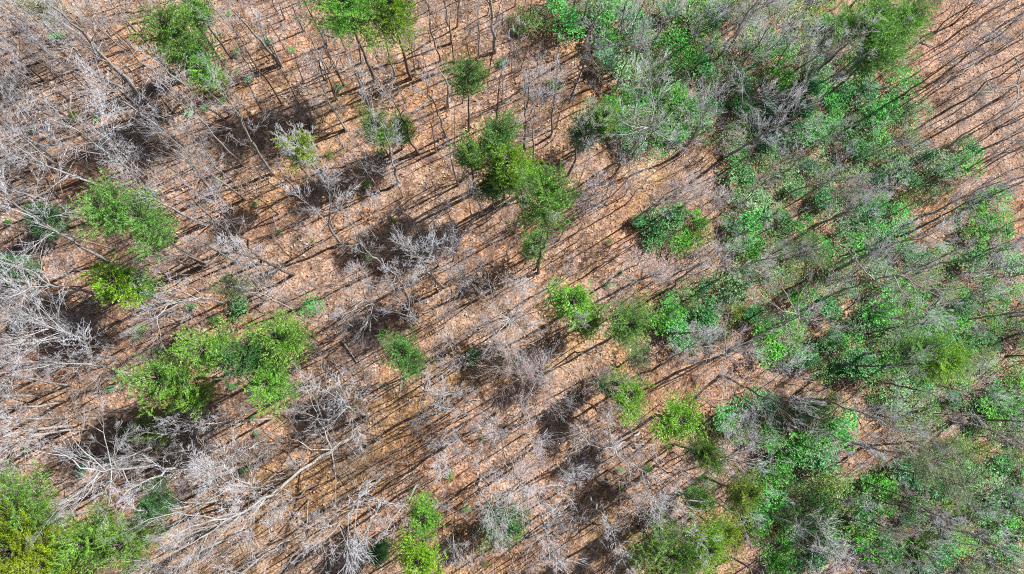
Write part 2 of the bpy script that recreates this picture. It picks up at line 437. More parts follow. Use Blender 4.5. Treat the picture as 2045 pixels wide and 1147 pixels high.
# evergreen
def pine_parts(Hh, Rr, rr, needle, bark, z0=0.45, n_bough=46, dens=1.0, flat=0.0, needle_len=0.26, lean=(0, 0)):
    trunk = [Vector((lean[0] * (i / 7) * Hh, lean[1] * (i / 7) * Hh, Hh * i / 7)) for i in range(8)]
    for i in range(1, 7): trunk[i] += Vector((rr.uniform(-.1, .1), rr.uniform(-.1, .1), 0))
    trunk[0].z -= 0.35
    parts = [('trunk', tube_mesh('trunk', trunk, [(0.06 + 0.009 * Hh) * (1 - 0.82 * i / 7) for i in range(8)], bark, 7, rr), None)]
    wood = []; tri = []
    off = [rr.uniform(0, 6.28) for _ in range(3)]
    for k in range(n_bough):
        f = (k + rr.random()) / n_bough
        h = z0 + (1 - z0) * f
        az = k * 2.39996 + rr.uniform(-.4, .4)
        prof = (math.sin(math.pi * min(1, 0.22 + 0.78 * (1 - f) ** 0.9) / 1.25)) ** 0.8
        lobes = 1 + 0.30 * math.sin(2 * az + off[0] + 3 * f) + 0.28 * math.sin(5 * az + off[1])
        L = Rr * prof * lobes * rr.choice((0.5, 0.8, 1.0, 1.2)) + 0.25
        b0 = trunk[0].lerp(trunk[-1], h); el = -0.15 + 0.9 * f + rr.uniform(-.15, .25)
        d = Vector((math.cos(az) * math.cos(el), math.sin(az) * math.cos(el), math.sin(el)))
        ns = max(3, int(L / 0.45)); p = b0.copy(); st = L / ns
        for i in range(ns):
            d = (d + Vector((rr.uniform(-.16, .16), rr.uniform(-.16, .16), rr.uniform(-.08, .13)))).normalized()
            q = p + d * st
            rr0 = 0.035 * (1 - i / ns) + 0.01
            wood.append((*p, *q, rr0, rr0 * 0.85))
            if (i + 1) / ns > 0.22:
                side = d.cross(Vector((0, 0, 1))).normalized()
                for s in (-1, 1, rr.choice((-1, 1))):
                    bl = rr.uniform(0.35, 0.95) * (1.1 - 0.5 * i / ns) * min(1.3, 0.5 + L / 3)
                    e = (d * rr.uniform(0.4, 1.0) + side * s * rr.uniform(0.5, 1.1) + Vector((0, 0, rr.uniform(-0.05, 0.45)))).normalized()
                    wood.append((*q, *(q + e * bl), 0.010, 0.006))
                    nt_ = max(2, int(bl / 0.15 * dens))
                    for j in range(nt_):
                        tri.append((*(q + e * (bl * (j + 0.7) / nt_)), *e))
            p = q
        tri.append((*p, *d))
    T = np.array(tri); c = 6
    N = len(T); rs = np.random.RandomState(rr.randrange(1 << 30))
    P0 = np.repeat(T[:, :3], c, 0) + rs.normal(0, 0.03, (N * c, 3)); D = np.repeat(T[:, 3:], c, 0) * 0.75 + rs.normal(0, 0.55, (N * c, 3))
    D[:, 2] += 0.12
    D /= np.linalg.norm(D, axis=1, keepdims=True)
    Ln = needle_len * rs.uniform(0.6, 1.25, (N * c, 1)); Wd = needle_len * 0.11 * rs.uniform(0.7, 1.4, (N * c, 1))
    S = np.cross(D, rs.normal(0, 1, (N * c, 3))); S /= np.linalg.norm(S, axis=1, keepdims=True)
    V = np.stack([P0 - S * Wd, P0 + S * Wd, P0 + D * Ln], 1).reshape(-1, 3)
    Fc = np.arange(N * c * 3).reshape(-1, 3)
    parts.append(('branches', seg_mesh('branches', wood, bark, 3), None))
    parts.append(('crown', mesh_np('crown', V, Fc, needle), None))
    return parts

def shrub_parts(Rr, Hh, rr, leafm, bark, n=520, leaf=0.17, gap=0.35):
    stems = []; tips = []
    for k in range(9):
        az = k * 2.4 + rr.random(); el = rr.uniform(0.5, 1.2)
        d = (math.cos(az) * math.cos(el), math.sin(az) * math.cos(el), math.sin(el))
        out = ([], []); grow((0, 0, -0.1), d, Hh * 1.1, 0.035, 0, 1, out, rr, 0.05, (3,), 0.012)
        stems += out[0]
    lobes = []
    for k in range(rr.randint(5, 8)):
        a = rr.uniform(0, 6.28); q = Rr * rr.uniform(0.15, 0.75)
        lobes.append((math.cos(a) * q, math.sin(a) * q, Hh * rr.uniform(0.45, 0.85), Rr * rr.uniform(0.3, 0.55)))
    rs = np.random.RandomState(rr.randrange(1 << 30)); rows = []
    for _ in range(n):
        lx, ly, lz, lr = rr.choice(lobes)
        v = Vector((rr.gauss(0, 1), rr.gauss(0, 1), abs(rr.gauss(0.3, 0.8)))).normalized()
        s = lr * (0.35 + 1.0 * rr.random() ** 0.7)
        p = Vector((lx, ly, lz)) + Vector((v.x * s, v.y * s, v.z * s * 0.75))
        if p.z < 0.15: p.z = rr.uniform(0.15, 0.4)
        for j in range(6):
            rows.append((*p, v.x * .5, v.y * .5, v.z * .5))
    A = np.array(rows); N = len(A)
    az = rs.uniform(0, 2 * np.pi, N); D = np.stack([np.cos(az), np.sin(az), rs.uniform(-0.35, 0.55, N)], 1) + A[:, 3:]
    D /= np.linalg.norm(D, axis=1, keepdims=True)
    S = np.cross(D, np.array([[0, 0, 1.0]]) + rs.normal(0, 0.35, (N, 3))); S /= np.linalg.norm(S, axis=1, keepdims=True)
    ln = leaf * rs.uniform(0.65, 1.25, (N, 1)); wd = ln * 0.21
    P0 = A[:, :3]; U = np.cross(S, D)
    V = np.stack([P0, P0 + D * ln * .5 + S * wd + U * ln * .06, P0 + D * ln, P0 + D * ln * .5 - S * wd + U * ln * .06], 1).reshape(-1, 3)
    return [('stem', seg_mesh('stem', stems, bark, 4), None),
            ('foliage', mesh_np('foliage', V, np.arange(N * 4).reshape(-1, 4), leafm), None)]

# ------------------------------------------------------------------ forest floor (structure)
def floor_mesh():
    a = np.concatenate([np.linspace(-900, -110, 24)[:-1], np.linspace(-110, 110, 441), np.linspace(110, 900, 24)[1:]])
    X, Y = np.meshgrid(a, a); Z = ground_z_np(X, Y)
    rs = np.random.RandomState(3)
    inner = (np.abs(X) < 112) & (np.abs(Y) < 112)
    Z = Z + np.where(inner, rs.normal(0, 0.05, X.shape), 0)
    n = len(a); V = np.stack([X, Y, Z], 2).reshape(-1, 3)
    i = np.arange(n * n).reshape(n, n)
    Fq = np.stack([i[:-1, :-1], i[:-1, 1:], i[1:, 1:], i[1:, :-1]], 2).reshape(-1, 4)
    return mesh_np('ground', V, Fq, M['floor'], True)
g = link('ground', floor_mesh(), None, 'structure')

def scatter_px(n, rs, margin=60):
    """uniform ground points within the view, as arrays x, y"""
    xs = []; ys = []
    while len(xs) < n:
        x, y = rs.uniform(-66, 80), rs.uniform(-38, 62)
        p = project(Vector((x, y, ground_z(x, y))))
        if -margin < p[0] < W + margin and -margin < p[1] < H + margin: xs.append(x); ys.append(y)
    return np.array(xs), np.array(ys)

rs = np.random.RandomState(5)
# leaf litter
N = 130000
lx = rs.uniform(-66, 84, N); ly = rs.uniform(-38, 64, N); lz = ground_z_np(lx, ly) + rs.uniform(0.03, 0.12, N)
az = rs.uniform(0, 2 * np.pi, N); tl = rs.normal(0, 0.5, (N, 2))
D = np.stack([np.cos(az), np.sin(az), tl[:, 0]], 1); S = np.stack([-np.sin(az), np.cos(az), tl[:, 1]], 1)
keep = np.sin(lx * .31 + 2 * np.sin(ly * .23)) * np.cos(ly * .37 + 1.5 * np.sin(lx * .19)) + rs.normal(0, .45, N) > -0.35
lx, ly, lz, D, S = lx[keep], ly[keep], lz[keep], D[keep], S[keep]; N = int(keep.sum())
ln = rs.uniform(0.04, 0.14, (N, 1)); wd = ln * rs.uniform(0.45, 0.8, (N, 1)); P0 = np.stack([lx, ly, lz], 1)
V = np.stack([P0 - D * ln, P0 + S * wd, P0 + D * ln, P0 - S * wd], 1).reshape(-1, 3)
link('leaf_litter', mesh_np('leaf_litter', V, np.arange(N * 4).reshape(-1, 4), M['litter']), None, 'stuff')
# fallen sticks
N = 10500
lx = rs.uniform(-62, 80, N); ly = rs.uniform(-36, 60, N); lz = ground_z_np(lx, ly) + 0.12
az = rs.uniform(0, np.pi, N); L_ = rs.gamma(1.6, 0.42, N) + 0.2; L_[:520] += rs.uniform(1, 3, 520)
ex = lx + np.cos(az) * L_; ey = ly + np.sin(az) * L_; ez = ground_z_np(ex, ey) + rs.uniform(0.1, 0.4, N)
rr_ = rs.uniform(0.012, 0.028, N)
link('fallen_sticks', seg_mesh('fallen_sticks', np.stack([lx, ly, lz, ex, ey, ez, rr_, rr_ * .6], 1), M['twig_grey']), None, 'stuff')

# ------------------------------------------------------------------ evergreens: (crown px, crown radius px, base px or None, height m, kind, desc, landmark, label)
# kinds: bright mid dark lime pale
PINES = [
 ((695, 30), 70, (748, 160), None, 'bright', 'the left top-edge pine', 'broad green pine, left of the pair side by side on the top edge'),
 ((785, 30), 55, (821, 157), None, 'bright', 'the right top-edge pine', 'green pine, right of the pair side by side on the top edge'),
 ((348, 70), 42, None, None, 'mid', 'the topmost patchy pine', 'patchy green pine with thin gaps, topmost of the string at upper left'),
 ((385, 112), 40, (429, 195), None, 'mid', 'the middle patchy pine', 'ragged green pine, middle one of the string of three at upper left'),
 ((412, 152), 28, None, None, 'bright', 'the lowest patchy pine', 'feathery small pine, lowest of the string of three at upper left'),
 ((398, 30), 22, None, None, 'bright', 'the round top-edge pine', 'small round bright pine touching the top edge above the patchy string'),
 ((222, 422), 42, None, None, 'mid', 'the wide far-left pine', 'wide green pine at far left, its twin crown to the right'),
 ((298, 450), 48, (408, 530), None, 'mid', 'the big far-left pine', 'largest dark-centred green pine in the left third, above a small vivid pine'),
 ((240, 568), 42, (330, 605), None, 'bright', 'the vivid far-left pine', 'vivid green pine right below the big left-hand pine'),
 ((287, 575), 18, None, None, 'mid', 'the small far-left pine', 'small green pine right beside the vivid left-hand pine'),
 ((470, 575), 28, None, 10, 'pale', 'the pale yellowish pine', 'small pale yellow-green pine above a dark round bush, left of centre'),
 ((335, 755), 50, None, None, 'mid', 'the leftmost clump pine', 'soft green pine, leftmost of the large clump at lower left'),
 ((388, 792), 34, None, None, 'mid', 'the lowest clump pine', 'green pine at the lower left tip of the large clump'),
 ((425, 705), 48, None, None, 'mid', 'the second clump pine', 'green pine, second from the left in the large lower-left clump'),
 ((502, 715), 42, None, None, 'dark', 'the dark clump pine', 'darker green pine in the middle of the large lower-left clump'),
 ((568, 680), 50, None, None, 'mid', 'the rightmost clump pine', 'broad green pine, rightmost of the large lower-left clump'),
 ((545, 765), 40, None, None, 'bright', 'the vivid clump pine', 'vivid yellow-green pine on the lower edge of the large clump'),
 ((775, 690), 42, (850, 735), 10, 'mid', 'the lone round pine', 'lone round green pine standing clear on brown leaf litter left of centre'),
 ((935, 160), 32, (936, 261), None, 'mid', 'the lone slim-trunked upper pine', 'small lone green pine with a long slim dark trunk, upper centre'),
 ((755, 262), 32, None, None, 'mid', 'the upper-centre-left pine', 'small tufted green pine above a splayed grey tree, left of its thinner neighbour'),
 ((800, 250), 20, (803, 297), None, 'mid', 'the thin upper pine', 'thin small green pine beside a tufted larger one in the upper middle'),
 ((600, 300), 26, None, 10, 'lime', 'the small lime pine', 'small lime-green young pine beside a fallen dark log, upper left of centre'),
 ((990, 278), 40, None, None, 'mid', 'the topmost central pine', 'round green pine, topmost of the central chain'),
 ((938, 310), 25, (949, 385), None, 'mid', 'the slim-trunked central pine', 'small round pine with a visible slim trunk, left of the central chain'),
 ((1012, 330), 44, None, None, 'bright', 'the brightest central pine', 'brightest pine, second in the central chain'),
 ((985, 372), 32, None, None, 'dark', 'the dark central pine', 'dark green pine on the left flank of the central chain'),
 ((1040, 350), 30, None, None, 'bright', 'the small vivid central pine', 'small vivid pine on the right flank of the central chain'),
 ((1088, 405), 52, (1075, 545), None, 'mid', 'the large central pine', 'large soft pine, lowest big crown of the central chain'),
 ((1068, 485), 22, None, 7, 'mid', 'the small lower central pine', 'small green pine just below the large lower crown of the central chain'),
 ((1170, 255), 30, None, 7, 'dark', 'the dark thicket-edge pine', 'dark bluish evergreen at the left edge of the thickets, upper right of centre'),
 ((1205, 240), 32, None, 8, 'mid', 'the mid green thicket-edge pine', 'mid green evergreen leaning against the dark one at the thicket edge'),
 ((1160, 588), 42, (1122, 630), 10, 'bright', 'the vivid pine right of centre', 'vivid oval green pine standing alone right of centre'),
 ((1178, 645), 24, None, 7, 'mid', 'the tucked small pine', 'small pale green pine tucked below the vivid oval one'),
 ((1255, 650), 45, (1215, 680), 12, 'mid', 'the soft pine right of centre', 'soft grey-green pine lower right of the vivid oval one'),
 ((1283, 712), 24, None, 6, 'pale', 'the pale pine tip', 'small pale pine just below the soft grey-green one'),
 ((1252, 790), 34, None, 8, 'bright', 'the notched bright pine', 'notched bright green pine below the soft grey-green one'),
 ((1222, 770), 20, None, 7, 'mid', 'the narrow pale-green pine', 'narrow pale green pine on the left side of the notched bright one'),
 ((1352, 838), 38, None, 10, 'bright', 'the shadow-footed bright pine', 'bright yellowish-green pine right of a long diagonal shadow, lower right of centre'),
 ((1403, 905), 32, None, 11, 'mid', 'the ragged lower right pine', 'ragged green pine directly left of the white forked tree'),
 ((1483, 985), 30, None, 13, 'lime', 'the lime yellow pine', 'most yellow lime-green small pine, lower right'),
 ((1330, 1105), 60, None, None, 'mid', 'the left pine on the bottom edge', 'broad green pine on the bottom edge, left of a brighter one'),
 ((1405, 1090), 52, None, None, 'bright', 'the right pine on the bottom edge', 'brighter green pine on the bottom edge, right of centre'),
 ((1440, 1060), 26, None, None, 'lime', 'the small lime bottom-edge pine', 'small lime pine at the upper right of the bottom-edge pair'),
 ((848, 1032), 30, None, 10, 'bright', 'the upper stacked pine', 'bright green pine, upper of the two stacked at bottom centre'),
 ((838, 1116), 36, None, 10, 'bright', 'the lower stacked pine', 'bright green pine, lower of the two stacked at bottom centre, cut by the edge'),
 ((752, 1108), 20, None, 5, 'dark', 'the small dark bottom pine', 'small dark green pine left of the two stacked at bottom centre'),
 ((1005, 1050), 44, None, 6, 'dark', 'the dark holly', 'dark green evergreen behind pale bare branches at bottom centre'),
 ((42, 1022), 70, None, None, 'mid', 'the upper corner pine', 'large green pine in the bottom left corner, uppermost there'),
 ((55, 1090), 95, None, None, 'lime', 'the yellow corner pine', 'large yellow-tinged pine in the very bottom left corner'),
 ((115, 1120), 60, None, None, 'lime', 'the yellow bottom-edge pine', 'yellow-green pine on the bottom edge next to the corner pines'),
 ((190, 1078), 52, None, None, 'mid', 'the third corner pine', 'green pine right of the large corner pines at bottom left'),
 ((265, 1080), 42, None, None, 'mid', 'the rightmost corner pine', 'green pine, rightmost of the bottom left corner group'),
 ((315, 1010), 28, None, 12, 'dark', 'the small corner pine', 'small green pine seen through white branches above the corner group'),
 ((1730, 50), 62, None, None, 'bright', 'the left top-right pine', 'broad green pine near the top edge at right, left of the yellow one'),
 ((1800, 50), 52, None, None, 'bright', 'the yellow top-right pine', 'yellow-green pine near the top edge, the last before the bare slope'),
 ((1745, 110), 46, None, None, 'mid', 'the lower top-right pine', 'green pine just below the pair near the top edge at right'),
 ((1870, 725), 50, None, None, 'bright', 'the right-hand olive pine', 'bright olive-green pine standing above the thickets at right'),
 ((1820, 700), 40, None, None, 'mid', 'the darker right-hand pine', 'darker green pine touching the olive one at right'),
 ((1845, 915), 58, None, None, 'pale', 'the pale olive pine', 'pale olive, very thin-crowned evergreen at lower right'),
 ((1900, 960), 42, None, None, 'pale', 'the second pale olive pine', 'pale sage thin-crowned evergreen lower right of its olive neighbour'),
 ((1610, 500), 34, None, 8, 'pale', 'the sage tree in the thickets', 'sage-green misty evergreen within the thickets'),
 ((1400, 1000), 22, None, 6, 'mid', 'the small lower right pine', 'small green pine left of the lime-yellow one'),
 ((295, 860), 28, None, 5, 'lime', 'the low olive pine', 'low olive-yellow pine on the ground below the large lower-left clump'),
 ((95, 25), 30, None, 9, 'pale', 'the pale top-left pine', 'pale green pine half hidden by bare branches near the top left corner'),
 ((80, 430), 24, None, 5, 'dark', 'the low far-left pine', 'low dark pine under bare branches at the far left edge'),
 ((20, 530), 22, None, 5, 'dark', 'the left-edge pine', 'small dark pine on the left edge beside pale leaning trunks'),
]
LAND = []
pine_cache = {}
rp = random.Random(21)
def get_pine(kind, Hh, Rr, z0):
    """nearest prototype of this colour, else a new one"""
    key = (kind, round(Rr / 0.8), round(Hh / 5))
    lst = pine_cache.setdefault(key, [])
    if len(lst) < 1:
        thin = kind == 'pale'
        nb = int((44 + 22 * Rr) * (0.55 if thin else 1))
        lst.append((Hh, Rr, pine_parts(Hh, Rr, rp, M['needle_' + kind], M['dark'], z0, nb, 0.8 if thin else 1.0, needle_len=0.17)))
    return lst[0]

for (cx, cy), rpx, base, hh, kind, lm, label in PINES:
    if base is None:
        h = hh or (13 if rpx > 35 else 9)
        for _ in range(4):
            q = ground(cx, cy) if _ == 0 else g0
            top = at_z(cx, cy, (q.z) + h * 0.86)
            g0 = Vector((top.x, top.y, ground_z(top.x, top.y)))
        h_m = h; mid = at_z(cx, cy, g0.z + h * 0.86)
    else:
        g0 = ground(*base)
        d = ray(cx, cy)                         # height where the crown's ray passes nearest above the foot
        s = ((g0.x) * d.x + (g0.y) * d.y) / (d.x ** 2 + d.y ** 2 + 1e-9)
        z = 70 + s * d.z
        hc = min(15, max(4, z - g0.z))
        mid = at_z(cx, cy, g0.z + hc); h_m = hh or hc / 0.86
        if (mid.xy - g0.xy).length > 0.3 * hc:
            k = 0.3 * hc / (mid.xy - g0.xy).length
            g0 = Vector((mid.x + (g0.x - mid.x) * k, mid.y + (g0.y - mid.y) * k, 0)); g0.z = ground_z(g0.x, g0.y)
    dep = -(QI @ (mid - CAM)).z
    Rm = rpx * dep / F
    z0 = 0.74 if h_m > 7 else 0.35
    ph, pr, parts = get_pine(kind, h_m, Rm, z0)
    lean = (mid - g0).normalized()
    rot = Vector((0, 0, 1)).rotation_difference(lean) @ Quaternion((0, 0, 1), rp.uniform(0, 6.28))
    s_r = Rm / pr * 0.93
    o = put(parts, 'pine_tree', g0, 'pine', 'pine', 'evergreens among the bare trees', rot, (s_r, s_r, h_m / ph), label, (cx, cy))
    LAND.append(((cx, cy), lm))

# ------------------------------------------------------------------ traced leafless trees
def solve_path(pp, h=None, hmax=24.0, hmin=3.0, maxlean=0.35):
    g0 = ground(*pp[0]); tx, ty = pp[-1]
    d = ray(tx, ty)
    if h is None:
        s = (g0.x * d.x + g0.y * d.y) / (d.x ** 2 + d.y ** 2 + 1e-9)
        h = (70 + s * d.z) - g0.z
        h = min(hmax, max(hmin, h))
    ls = [0]
    for a, b_ in zip(pp, pp[1:]): ls.append(ls[-1] + math.hypot(b_[0] - a[0], b_[1] - a[1]))
    out = [g0]
    for (x, y), l_ in zip(pp[1:], ls[1:]):
        f = l_ / ls[-1]
        out.append(at_z(x, y, g0.z + h * f))
    return g0, [p - g0 for p in out], h

MT = {'pale': (M['pale'], M['twig_pale']), 'grey': (M['grey'], M['twig_grey']), 'dark': (M['dark'], M['twig_grey']), 'rose': (M['grey'], M['twig_rose']), 'dusk': (M['grey'], M['twig_dusk'])}
